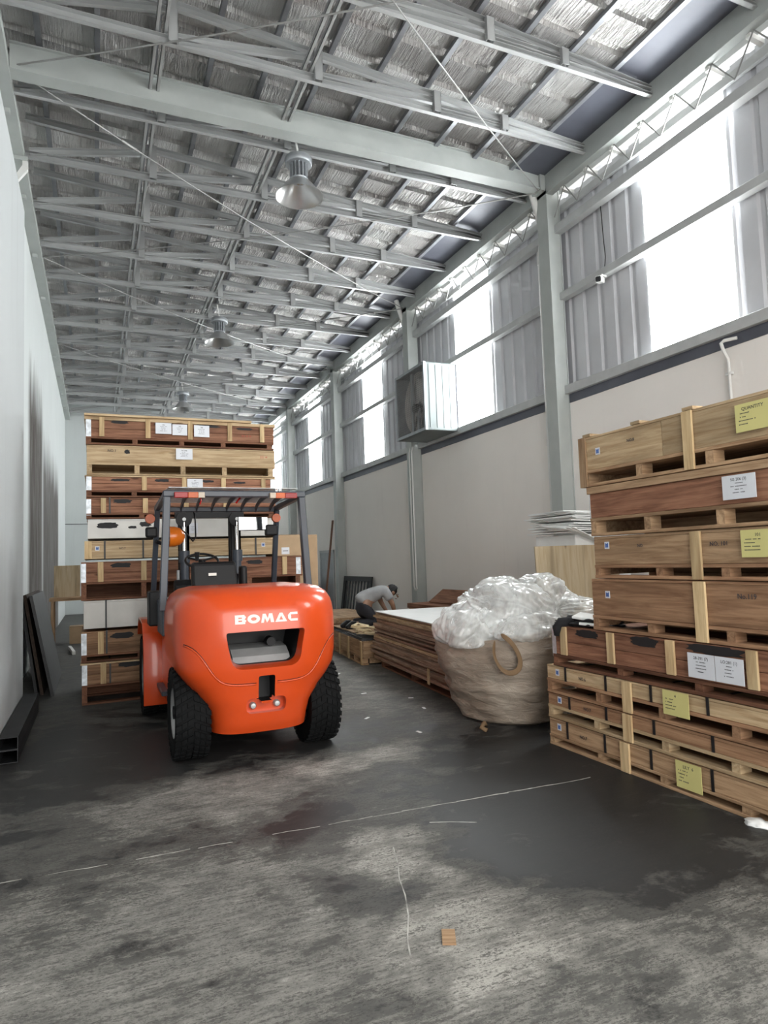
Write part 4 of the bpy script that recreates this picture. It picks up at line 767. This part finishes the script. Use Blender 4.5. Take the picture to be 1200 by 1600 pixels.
MB().tube([wc, wc - nrm * 0.30, (-0.21, 1.5, 0.95)], 0.035, 10).build('steering_column', 'black', fk); MB().tube([wc + Vector((-0.06, -0.10, 0.0)), wc + Vector((-0.06, -0.105, 0.085))], [0.016, 0.024], 8).build('wheel_knob', 'black', fk)
MB().prism([(1.46, 0.66), (1.50, 1.30), (1.56, 1.36), (1.66, 1.34), (1.70, 0.66)], -0.44, 0.10, 'x').build('dashboard', 'black', fk, 0.02)
for k in range(3): MB().tube([(0.10 + k * 0.05, 1.45, 1.10), (0.10 + k * 0.05, 1.30, 1.40)], [0.008, 0.016], 8).build('hydraulic_lever', 'black', fk)
MB().box(0.0, 0.80, 1.185, 0.5, 1.0, 1.205).build('hood_top_plate', 'grey_metal', fk, 0.004)

# ------------------------------------------------------------------ plywood sheets, pallets, boards in the middle
def sheet(name, label, c, L_, W_, T, rz, mat, group, z):
    o = BX(name, mat, (-L_ / 2, -W_ / 2, 0, L_ / 2, W_ / 2, T)); o.location = (c[0], c[1], z); o.rotation_euler = (0, 0, rz); return tag(o, label, 'board', group)
def pallet(name, label, c, L_, W_, Hh, rz, mat, cat='pallet', nb=5):
    e = empty(name, (c[0], c[1], 0), rz); tag(e, label, cat); t = 0.02
    for i in range(nb): y = -W_ / 2 + i * (W_ - 0.1) / (nb - 1); BX('top_slat', mat, (-L_ / 2, y, Hh - t, L_ / 2, y + 0.1, Hh), e)
    for x in (-L_ / 2, -0.05, L_ / 2 - 0.1): BX('stringer', mat + '_y', (x, -W_ / 2, t, x + 0.1, W_ / 2, Hh - t), e)
    for y in (-W_ / 2, -0.05, W_ / 2 - 0.1): BX('bottom_slat', mat, (-L_ / 2, y, 0, L_ / 2, y + 0.1, t), e)
    return e
# sheets run along the wall direction, long edge toward the hall
SA = math.radians(84.7)   # length direction almost along +Y, leaning toward the wall
sc = (4.09, 7.42); SLn, SWd = 2.75, 1.20
pallet('low_pallet', 'dark low pallet under the stack of plywood sheets', sc, 2.5, 1.1, 0.11, SA, 'dark')
ed = {}
for i, (a, b) in enumerate((((0.52, 0.37, 0.27), (0.26, 0.16, 0.11)), ((0.46, 0.29, 0.21), (0.22, 0.12, 0.08)), ((0.62, 0.46, 0.29), (0.36, 0.22, 0.12)), ((0.22, 0.12, 0.08), (0.10, 0.05, 0.03)))): M['edge%d' % i] = wood('sheet_edge_%d' % i, a, b, 'x', 0.25, 2.0)
z = 0.112
for i in range(25):
    t = random.choice((0.018, 0.024, 0.028, 0.034)) if z < 0.70 else 0.014
    off = random.uniform(-0.03, 0.03); sh = -0.06 * (1 - z / 0.75) if z < 0.4 else 0; 
    sheet('plywood_sheet', 'plywood sheet, %s from the bottom of the tall pile beside the bulk bag' % ORD[i], (sc[0] + off + sh, sc[1] + random.uniform(-0.03, 0.03) - 0.06 * (0.4 - z if z < 0.4 else 0)), SLn + random.uniform(-0.05, 0.03), SWd, t, SA + random.uniform(-0.012, 0.012), 'edge%d' % random.choice((0, 0, 1, 1, 2, 3)), 'plywood sheets in the tall pile', z); z += t + random.choice((0.001, 0.003, 0.006, 0.010))
    if z > 0.75: break
ZT = z
sheet('paper_faced_sheet', 'white-faced sheet lying on top of the tall plywood pile', (sc[0] + 0.0, sc[1] + 0.02), SLn - 0.02, SWd - 0.03, 0.008, SA, 'foam', None, ZT)
o = BX('short_wood_strip', 'pale', (-0.02, -0.008, -0.09, 0.02, 0.004, 0.09)); o.location = (3.33, 6.62, 0.20); o.rotation_euler = (0.15, 0.25, -1.45); tag(o, 'short pale slat leaning on the foot of the plywood pile', 'slat')
# low crate with black sheets where the worker kneels
lc = crate('low_crate', 'low tan skid crate on the floor between forklift and plywood pile', (3.68, 11.05), math.radians(-95.7), 2.10, 1.25, 0.0, 0.11, 0.335, 'tan', 1, (0.75, 1.30, 2.02), 0.075, cleat_down=True, deckmat='tan', blocks=6)
for i in range(4): sheet('black_sheet', 'thin black sheet spread over the low tan crate', (4.19 + 0.015 * i, 9.95 + 0.03 * i), 2.06 - 0.05 * i, 1.22, 0.010, math.radians(84.3 + random.uniform(-0.8, 0.8)), 'blacksteel', 'black sheets on the low crate', 0.338 + i * 0.0115)
sheet('brown_sheet', 'thin brown board on the black sheets under the worker', (4.02, 10.25), 1.3, 0.75, 0.010, math.radians(86), 'tan', None, 0.386)
for i in range(16):
    o = BX('wood_offcut', 'offcut', (-0.10 - random.random() * 0.06, -0.022, -0.006, 0.10 + random.random() * 0.06, 0.022, 0.008)); o.location = (3.67 + random.uniform(-0.08, 0.10), 9.36 + random.uniform(-0.28, 0.22), 0.406 + i * 0.0075); o.rotation_euler = (random.uniform(-0.15, 0.15), random.uniform(-0.18, 0.18), random.uniform(0, 3.14)); tag(o, 'pale wood offcut heaped on the low crate before the worker', 'offcut', 'wood offcuts on the low crate')
# boards further back
z = 0.0
for i in range(9):
    t = 0.05 if i < 8 else 0.03; sheet('flat_board', 'brown board, %s from the bottom of the low pile behind the worker' % ORD[i], (4.25 + random.uniform(-0.03, 0.03), 12.70 + random.uniform(-0.05, 0.05)), 2.2, 1.6, t, math.radians(92 + random.uniform(-1, 1)), random.choice(('tan', 'brown')), 'boards in the low back pile', z); z += t + 0.002
sheet('wrapped_board', 'dark wrapped board leaning low behind the worker', (3.95, 11.33), 0.9, 0.45, 0.05, math.radians(95), 'blacksteel', None, 0.0)
z = 0.0
for i in range(8): sheet('timber_plank', 'brown plank, %s from the bottom of the pile against the right wall' % ORD[i], (5.47 + random.uniform(-0.02, 0.02), 9.4 + random.uniform(-0.1, 0.1)), 3.0, 0.62, 0.085, math.radians(90 + random.uniform(-1.5, 1.5)), random.choice(('brown', 'red', 'tan')), 'planks against the right wall', z); z += 0.087
o = BX('leaning_panel', 'red', (-0.75, -0.01, 0, 0.75, 0.01, 0.36)); o.location = (5.42, 9.85, 0.71); o.rotation_euler = (math.radians(-55), 0, math.radians(-88)); tag(o, 'reddish panel tilted on the planks by the right wall', 'panel')
# slatted gate leaning on the wall
g = empty('slatted_gate', (5.76, 15.45, 0.02), 0); g.rotation_euler = (0, math.radians(8), 0); tag(g, 'black slatted gate leaning on the cream wall behind the worker', 'gate')
for a, b in ((-0.95, -0.80), (0.80, 0.95)): BX('stile', 'black', (0, a, 0, 0.03, b, 1.08), g)
for a, b in ((0.96, 1.08), (0.0, 0.12)): BX('top_rail' if a > 0.5 else 'bottom_rail', 'black', (0, -0.80, a, 0.03, 0.80, b), g)
for i in range(8): y = -0.80 + (i + 0.5) * 1.6 / 8; BX('slat', 'black', (0.010, y - 0.045, 0.12, 0.018, y + 0.045, 0.96), g)
# doorway shadow put in as a flat grey panel; strips near the far wall
dn = struct(BX('doorway_shade_1', 'lampgrey', (5.985, 17.45, 0, 6.0, 18.55, 1.72)), 'flat grey panel standing in for the shadow of the far doorway')
struct(MB().box(5.97, 17.38, 0, 6.0, 17.45, 1.79).box(5.97, 18.55, 0, 6.0, 18.62, 1.79).box(5.97, 17.38, 1.72, 6.0, 18.62, 1.79).build('trim_4', 'girt'), 'grey frame around the far door')
o = BX('wood_strip', 'red_z', (0, -0.05, 0, 0.025, 0.05, 2.6)); o.location = (5.55, 17.1, 0); o.rotation_euler = (0.0, math.radians(7), 0); tag(o, 'long reddish wood strip leaning by the far column', 'strip')
o = BX('red_board', 'red_z', (0, -0.45, 0, 0.03, 0.45, 1.0)); o.location = (5.5, 18.6, 0); o.rotation_euler = (0, math.radians(12), 0); tag(o, 'dark red panel leaning on the wall beside the far door', 'panel')
def carton(label, b, loc, paper=False):
    e = empty('cardboard_box', loc); tag(e, label, 'box'); x, y, z = b
    BX('carton', 'cardboard', (0, 0, 0, x, y, z), e, 0.004); BX('tape', 'tan', (0, y / 2 - 0.03, z, x, y / 2 + 0.03, z + 0.001), e); BX('flap_seam', 'recess', (0.004, -0.001, z - 0.006, x - 0.004, 0, z - 0.003), e)
    if paper: p = BX('label_sheet', 'paper', (x * 0.25, -0.003, z * 0.08, x * 0.55, -0.001, z * 0.40), e); BX('print', 'ink', (x * 0.30, -0.0042, z * 0.22, x * 0.50, -0.0032, z * 0.25), p)
carton('cardboard box with a white label on the zinc-cornered crate', (0.34, 0.5, 0.27), (2.06, 8.25, 1.577), True)
st = empty('carton_tower', (2.62, 9.2, 0)); tag(st, 'tall plain cardboard carton standing right of the crate stack', 'box')
BX('carton', 'cardboard', (0, 0, 0, 0.30, 0.6, 1.05), st, 0.004); BX('carton', 'cardboard', (0, 0, 1.052, 0.30, 0.6, 1.88), st, 0.004); BX('tape', 'tan', (-0.001, 0.25, 0, 0, 0.31, 1.88), st)

# ------------------------------------------------------------------ bulk bag and plastic film
def fbm(p, o=4):
    s = 0; a = 1.0
    for i in range(o): s += a * noise.noise(p); p = p * 2.03; a *= 0.5
    return s
bagc = Vector((3.60, 5.40, 0))
bg_ = empty('bulk_bag', bagc); tag(bg_, 'brown woven bulk bag slumped beside the crates, stuffed with plastic', 'bag')
m = MB(); vs = []; fs = []; nu, nv = 96, 44
prof = [(0.0, 0.44), (0.04, 0.53), (0.2, 0.60), (0.4, 0.68), (0.58, 0.74), (0.70, 0.755), (0.80, 0.74), (0.88, 0.70)]
for j in range(nv + 1):
    t = j / nv; h = 0.88 * t; r0 = interp(prof, h)
    for i in range(nu):
        a = 2 * math.pi * i / nu; c, s = math.cos(a), math.sin(a); sq = 1 / (abs(math.cos(a - 0.6)) ** 3.2 + abs(math.sin(a - 0.6)) ** 3.2) ** (1 / 3.2)
        p = Vector((c * 1.3, s * 1.3, h * 5)); w = 0.022 * fbm(p * 1.6) + 0.012 * abs(noise.noise(Vector((c * 3, s * 3, h * 14)))) + 0.02 * fbm(Vector((a * 2.5, h * 1.2, 3)))
        r = r0 * 0.90 * (0.72 + 0.28 * sq) + w * (1 if h > 0.03 else 0.3)
        zz = h * (1 - 0.12 * t * (0.5 - 0.5 * c)) + 0.02 * t * math.sin(3 * a)
        vs.append((r * c - 0.02 * t, r * s, zz))
for j in range(nv):
    for i in range(nu): fs.append((j * nu + i, j * nu + (i + 1) % nu, (j + 1) * nu + (i + 1) % nu, (j + 1) * nu + i))
fs.append(tuple(range(nu - 1, -1, -1))); top = nv * nu; vs.append((0, 0, 0.72)); fs += [(top + i, top + (i + 1) % nu, len(vs) - 1) for i in range(nu)]
bo = m.add(vs, fs).build('sack', 'bag', bg_, smooth=True)
hl = MB(); pts = [(-0.44, -0.46, 0.79), (-0.51, -0.49, 0.68), (-0.49, -0.53, 0.56), (-0.43, -0.575, 0.50), (-0.35, -0.61, 0.53), (-0.325, -0.61, 0.63), (-0.37, -0.55, 0.78), (-0.40, -0.46, 0.84)]
vs = []; fs = []
pts = [(p[0] * k, p[1] * k, p[2]) for p in pts for k in [(0.775 if p[2] > 0.75 else 0.755) / math.hypot(p[0], p[1])]]
for p in pts:
    d = Vector((p[0] + 0.48, 0, p[2] - 0.66)); d = d.normalized() * 0.026; vs += [(p[0] - d.x, p[1] - 0.008, p[2] - d.z), (p[0] + d.x, p[1] - 0.02, p[2] + d.z)]
for k in range(len(pts) - 1): fs.append((2 * k, 2 * k + 1, 2 * k + 3, 2 * k + 2))
ho = hl.add(vs, fs).build('lifting_loop', 'webbing', bg_, smooth=True); q = ho.modifiers.new('thick', 'SOLIDIFY'); q.thickness = 0.008; q = ho.modifiers.new('sub', 'SUBSURF'); q.levels = q.render_levels = 2
MB().tube([(-0.50, -0.30, 0.03), (-0.54, -0.34, 0.06), (-0.58, -0.36, 0.03), (-0.55, -0.40, 0.012)], 0.02, 8).build('corner_tie', 'webbing', bg_, smooth=True)
def film(label, c, rx, ry, rz_, seed, gather=(0, 0, -1), amp=0.25):
    """a wad of gathered film: smooth billows with long folds running out of one gathering point"""
    bm = bmesh.new(); bmesh.ops.create_icosphere(bm, subdivisions=6, radius=1.0)
    g = Vector(gather).normalized(); u = g.orthogonal().normalized(); w = g.cross(u); so = Vector((seed, seed * 1.7, seed * 0.6))
    for v in bm.verts:
        n = v.co.normalized(); d = n.dot(g); ang = math.atan2(n.dot(w), n.dot(u)); ca, sa = math.cos(ang), math.sin(ang)
        bil = noise.noise(n * 1.35 + so) + 0.5 * noise.noise(n * 2.6 + so)
        wob = 0.5 * noise.noise(n * 2.0 + so * 2)
        f1 = 1 - 2.2 * abs(noise.noise(Vector((ca * 2.6 + wob, sa * 2.6 + wob, d * 0.55)) + so)); f2 = 1 - 2.2 * abs(noise.noise(Vector((ca * 6.5 + wob * 2, sa * 6.5 - wob, d * 1.1)) + so))
        f3 = 1 - 2.0 * abs(noise.noise(n * 5.5 + so * 3))
        r = 1 + amp * (1.1 * bil + 0.30 * f1 + 0.16 * f2 + 0.10 * f3)
        v.co = Vector((n.x * rx, n.y * ry, n.z * rz_)) * r
        if v.co.z < -rz_ * 0.55: v.co.z = -rz_ * 0.55 + (v.co.z + rz_ * 0.55) * 0.2
    me = bpy.data.meshes.new('plastic_film'); bm.to_mesh(me); bm.free(); o = link('plastic_film', me, 'film', None, 0, True); o.location = c; return tag(o, label, 'plastic', 'clear plastic film on the bulk bag')
film('large crumpled clear plastic wad bulging from the bulk bag', (3.42, 5.27, 0.96), 0.40, 0.38, 0.31, 3.1, (0.8, -0.2, -0.6))
film('right-hand crumpled clear plastic wad between the bag and plywood panel', (3.98, 5.45, 1.0), 0.30, 0.32, 0.27, 8.4, (-0.8, -0.2, -0.6))
film('left crumpled clear plastic wad drooping over the bag rim', (3.08, 5.30, 0.83), 0.24, 0.30, 0.22, 12.7, (0.7, 0, 0.5))
film('thin tail of clear plastic by the black cloth', (4.22, 5.20, 0.92), 0.24, 0.22, 0.15, 21.3, (-1, 0, 0.2))
film('front lip of clear plastic spilling over the bag seam', (3.50, 4.93, 0.84), 0.34, 0.20, 0.15, 31.3, (0.1, 0.3, 1))

# ------------------------------------------------------------------ upright plywood, foam sheets behind the right stack
tb = empty('scrap_bin', (4.55, 6.08, 0)); 
bpy.data.objects.remove(tb)
o = BX('plywood_board', 'ply', (-0.55, -0.009, 0, 0.55, 0.009, 1.58)); o.location = (5.02, 6.05, 0); o.rotation_euler = (math.radians(-3), 0, math.radians(-4)); tag(o, 'upright pale plywood panel standing behind the right crates', 'panel')
o = BX('wood_stick', 'dark_z', (-0.025, -0.012, 0, 0.025, 0.012, 1.22)); o.location = (4.80, 5.93, 0); o.rotation_euler = (math.radians(-4), math.radians(-6), 0); tag(o, 'dark rough stick leaning on the upright plywood panel', 'stick')
sk = empty('foam_support', (5.15, 6.55, 0)); tag(sk, 'white carton column carrying the loose foam sheets', 'stack')
for i in range(9): BX('foam_block', 'foam', (-0.10 + random.uniform(-0.02, 0.02), -0.38, i * 0.19, 0.70, 0.38, i * 0.19 + 0.185), sk, 0.01)
for i in range(13):
    o = MB().box(-0.45, -0.4, 0, 0.45, 0.4, 0.012).build('foam_sheet', 'foam'); o.location = (5.36 + random.uniform(-0.07, 0.07), 6.5 + random.uniform(-0.1, 0.06), 1.73 + i * 0.019); o.rotation_euler = (random.uniform(-0.02, 0.02), random.uniform(-0.04, 0.03) + 0.03, random.uniform(-0.12, 0.12)); tag(o, 'loose white foam sheet heaped behind the right crates', 'sheet', 'foam sheets behind the crates')
for i in range(3):
    o = MB().box(-0.42, -0.25, 0, 0.42, 0.25, 0.010).build('foam_sheet', 'foam'); o.location = (5.22, 6.30, 1.70 - i * 0.02); o.rotation_euler = (0.10, 0.22 + i * 0.06, 0.1 * i); tag(o, 'loose white foam sheet heaped behind the right crates', 'sheet', 'foam sheets behind the crates')
# cloth and foam scraps on the dark red crate
bm = bmesh.new(); bmesh.ops.create_icosphere(bm, subdivisions=5, radius=1.0)
for v in bm.verts:
    n = v.co.normalized(); r = 1 + 0.35 * fbm(n * 2.2 + Vector((4, 4, 4)), 4); v.co = Vector((n.x * 0.17 * r, n.y * 0.30 * r, max(-0.012, n.z * 0.055 * r)))
me = bpy.data.meshes.new('black_cloth'); bm.to_mesh(me); bm.free(); ck = link('black_cloth', me, 'cloth_black', None, 0, True); ck.location = (3.50, 4.15, 0.948); tag(ck, 'crumpled black cloth on the left end of the dark red crate', 'cloth')
m = MB(); m.tube([(3.40, 4.22, 0.965), (3.30, 4.26, 0.955), (3.275, 4.27, 0.92), (3.27, 4.275, 0.86)], [0.04, 0.045, 0.038, 0.02], 10); tag(m.build('black_glove', 'cloth_black', None, smooth=True), 'black glove finger-end hanging over the dark red crate edge', 'glove')
for i, (x, y, a) in enumerate(((3.42, 4.08, 0.4), (3.40, 3.98, 0.1))):
    o = BX('foam_offcut', 'foam', (-0.07, -0.10, 0, 0.07, 0.10, 0.02), None, 0.004); o.location = (x, y, 0.985 + 0.012 * (1 - i) - 0.03 * i); o.rotation_euler = (0.12 - 0.1 * i, -0.15 + 0.12 * i, a); tag(o, ('larger' if i == 0 else 'smaller') + ' white foam offcut lying on the black cloth', 'foam')

# ------------------------------------------------------------------ left side odds and ends
for i, z in enumerate((0.0, 0.10)):
    m = MB(); t = 0.006; x0, x1, y0, y1 = -0.708, -0.57, 6.10, 8.12
    m.box(x0, y0, z, x1, y1, z + t).box(x0, y0, z + 0.10 - t, x1, y1, z + 0.099).box(x0, y0, z + t, x0 + t, y1, z + 0.10 - t).box(x1 - t, y0, z + t, x1, y1, z + 0.10 - t)
    tag(m.build('steel_tube', 'blacksteel'), ('lower' if i == 0 else 'upper') + ' black hollow steel tube lying along the left wall', 'steel tube')
for i, (x, y0, y1, h, ang, lab) in enumerate(((-0.70, 9.35, 11.6, 1.18, 8, 'rear'), (-0.62, 9.15, 11.2, 1.22, 9, 'middle'), (-0.50, 9.0, 10.9, 1.22, 11, 'front'))):
    o = BX('dark_board', 'blackwood' if i == 1 else 'blacksteel', (0, y0, 0, 0.035, y1, h)); o.location = (x, 0, 0.0); o.rotation_euler = (0, math.radians(-ang), 0); tag(o, lab + ' dark board of the three leaning on the stained left wall', 'board', 'dark boards on the left wall')
o = BX('beige_panel', 'ply', (-0.78, 0, 0.95, -0.30, 0.04, 1.58)); o.location = (0, 15.0, 0); tag(o, 'beige panel standing on the small bench by the left wall', 'panel')
e = empty('small_bench', (-0.55, 15.0, 0)); tag(e, 'small wooden bench in the gap left of the crate stack', 'bench')
BX('bench_top', 'tan', (-0.30, -0.3, 0.88, 0.45, 0.35, 0.94), e)
for a in (-0.27, 0.38):
    for b in (-0.27, 0.27): BX('leg', 'tan_z', (a, b, 0, a + 0.05, b + 0.05, 0.88), e)
carton('small pale box beneath the bench by the left wall', (0.3, 0.3, 0.35), (-0.5, 15.0, 0.0))
o = BX('white_bar', 'pvc', (-0.02, -0.5, 0, 0.03, 0.5, 0.06)); o.location = (-0.42, 13.6, 0); o.rotation_euler = (0, 0, 0.1); tag(o, 'short white bar on the floor in the gap left of the stack', 'bar')
# floor litter
o = BX('wood_chip', 'tan', (-0.025, -0.05, 0, 0.028, 0.05, 0.008)); o.location = (1.27, 2.44, 0.0); o.rotation_euler = (0, 0, -0.45); tag(o, 'small tan wood chip on the foreground floor', 'wood chip')
bm = bmesh.new(); bmesh.ops.create_icosphere(bm, subdivisions=3, radius=1.0)
for v in bm.verts:
    n = v.co.normalized(); r = 1 + 0.4 * noise.noise(n * 2.5); v.co = Vector((n.x * 0.06 * r, n.y * 0.07 * r, max(0, n.z * 0.03 * r)))
me = bpy.data.meshes.new('foam_scrap'); bm.to_mesh(me); bm.free(); o = link('foam_scrap', me, 'foam', None, 0, True); o.location = (3.28, 2.63, 0.0); tag(o, 'white foam scrap on the floor at the foot of the right crates', 'foam')
for i, (x, y) in enumerate(((2.95, 8.5), (2.75, 7.1), (3.1, 6.6), (2.85, 9.6), (2.35, 6.0), (2.55, 5.3), (3.0, 6.1))):
    o = BX('paper_scrap', 'foam', (-0.02 - 0.02 * random.random(), -0.012, 0, 0.03, 0.012, 0.004)); o.location = (x, y, 0); o.rotation_euler = (0, 0, random.uniform(0, 3)); tag(o, 'tiny white scrap on the dark floor', 'scrap', 'white scraps on the floor')

# ------------------------------------------------------------------ the kneeling worker
def skin(name, verts, edges, radii, mat, parent, root=0, sub=2):
    me = bpy.data.meshes.new(name); me.from_pydata(verts, edges, []); o = bpy.data.objects.new(name, me); COL.objects.link(o)
    md = o.modifiers.new('skin', 'SKIN'); md.use_smooth_shade = True
    for i, r in enumerate(radii):
        d = me.skin_vertices[0].data[i]; d.radius = (r, r) if not isinstance(r, tuple) else r; d.use_root = (i == root)
    s = o.modifiers.new('sub', 'SUBSURF'); s.levels = s.render_levels = sub
    bpy.context.view_layer.update(); me2 = bpy.data.meshes.new_from_object(o.evaluated_get(bpy.context.evaluated_depsgraph_get())); o.modifiers.clear(); o.data = me2; bpy.data.meshes.remove(me)
    me2.materials.clear(); me2.materials.append(M[mat]); me2.polygons.foreach_set('use_smooth', [True] * len(me2.polygons)); o.parent = parent; return o
pe = empty('person', (3.97, 10.25, 0.40)); tag(pe, 'dark-haired person in a grey t-shirt kneeling and bending over the low crate', 'person')
# local frame: x = facing direction (toward the right wall), y = away from camera, z up
P = {'pel': (0, 0, 0.33), 'wst': (0.09, 0, 0.43), 'chs': (0.26, 0, 0.565), 'nck': (0.43, 0, 0.585), 'hd1': (0.50, -0.01, 0.575), 'hd2': (0.56, -0.015, 0.545), 'hd3': (0.60, -0.02, 0.50)}
V = []; E_ = []; Rr = []
def av(p, r, link_=None):
    V.append(p); Rr.append(r)
    if link_ is not None: E_.append((link_, len(V) - 1))
    return len(V) - 1
pel = av(P['pel'], (0.125, 0.14)); w_ = av(P['wst'], (0.115, 0.13), pel); ch = av(P['chs'], (0.115, 0.15), w_); ne = av(P['nck'], 0.062, ch); h1 = av(P['hd1'], 0.082, ne); h2 = av(P['hd2'], 0.098, h1); h3 = av(P['hd3'], 0.062, h2)
tips = []
for s in (-1, 1):
    sh_ = av((0.36, s * 0.19, 0.56), 0.062, ch); el = av((0.46, s * 0.23, 0.36), 0.043, sh_); wr_ = av((0.53, s * 0.16, 0.20), 0.029, el); pm = av((0.565, s * 0.14, 0.15), (0.034, 0.02), wr_)
    for k, (dx, dy, ln) in enumerate(((-0.02, -0.028, 0.055), (0.0, -0.012, 0.07), (0.0, 0.010, 0.072), (-0.005, 0.03, 0.06))):
        a = av((0.60 + dx, s * 0.14 + dy, 0.12), 0.010, pm); b = av((0.60 + dx + ln * 0.5, s * 0.14 + dy, 0.10), 0.009, a); av((0.60 + dx + ln * 0.6, s * 0.14 + dy, 0.072), 0.008, b)
    a = av((0.565, s * 0.14 - s * 0.04, 0.13), 0.011, pm); av((0.60, s * 0.14 - s * 0.055, 0.105), 0.009, a)
    hp = av((0.03, s * 0.10, 0.30), 0.10, pel); kn = av((0.20, s * 0.13, 0.075), 0.062, hp); an = av((-0.17, s * 0.12, 0.065), 0.042, kn); av((-0.26, s * 0.12, 0.03), 0.035, an)
body = skin('body', V, E_, Rr, 'skin', pe)
# shirt
V = []; E_ = []; Rr = []
a0 = av((-0.02, 0, 0.37), (0.142, 0.165)); a = av((0.035, 0, 0.43), (0.138, 0.157), a0); b = av((0.11, 0, 0.485), (0.132, 0.15), a); c = av((0.265, 0, 0.575), (0.132, 0.168), b); d = av((0.395, 0, 0.59), 0.085, c)
for s in (-1, 1): q = av((0.36, s * 0.195, 0.565), 0.085, c); av((0.43, s * 0.235, 0.42), 0.078, q)
skin('shirt', V, E_, Rr, 'shirt', pe)
V = []; E_ = []; Rr = []
a = av((0.0, 0, 0.325), (0.148, 0.16)); b = av((0.05, 0, 0.40), (0.128, 0.15), a)
for s in (-1, 1): q = av((0.05, s * 0.095, 0.28), 0.116, a); k = av((0.205, s * 0.13, 0.085), 0.082, q); av((-0.12, s * 0.125, 0.075), 0.062, k)
skin('trousers', V, E_, Rr, 'trousers', pe)
for s in (-1, 1):
    MB().prism([(-0.31, 0.0), (-0.20, -0.0), (-0.13, 0.06), (-0.15, 0.12), (-0.22, 0.12), (-0.32, 0.05)], s * 0.12 - 0.042, s * 0.12 + 0.042).build('shoe', 'black', pe, 0.015)
bm = bmesh.new(); bmesh.ops.create_icosphere(bm, subdivisions=4, radius=1.0)
fd = Vector((0.62, 0, -0.78))  # the face looks down and forward
for v in list(bm.verts):
    n = v.co.normalized(); r = 1 + 0.07 * noise.noise(n * 6)
    if n.dot(fd) > 0.25: r *= 0.80
    v.co = Vector((n.x * 0.108, n.y * 0.100, n.z * 0.105)) * r
me = bpy.data.meshes.new('hair'); bm.to_mesh(me); bm.free(); hr = link('hair', me, 'hair', pe, 0, True); hr.location = (0.555, -0.015, 0.565)
# face: nose, brow, eyes, mouth, ear
fc = Vector((0.615, -0.02, 0.485)); MB().tube([fc + Vector((0.02, 0, 0.01)), fc + Vector((0.045, 0, -0.035))], [0.010, 0.017], 8).build('nose', 'skin', pe, smooth=True)
for s in (-1, 1): MB().lathe([(0, 0), (0.010, 0.0), (0.008, 0.006), (0, 0.008)], 8, 'x', (fc.x + 0.028, fc.y + s * 0.034, fc.z + 0.012)).build('eye', 'black', pe)
MB().box(fc.x + 0.0, fc.y - 0.024, fc.z - 0.06, fc.x + 0.012, fc.y + 0.024, fc.z - 0.052).build('mouth', 'redlens', pe)
for s in (-1, 1): MB().lathe([(0, -0.008), (0.026, -0.006), (0.028, 0.004), (0, 0.008)], 12, 'y', (0.53, -0.015 + s * 0.102, 0.535)).build('ear', 'skin', pe, smooth=True)
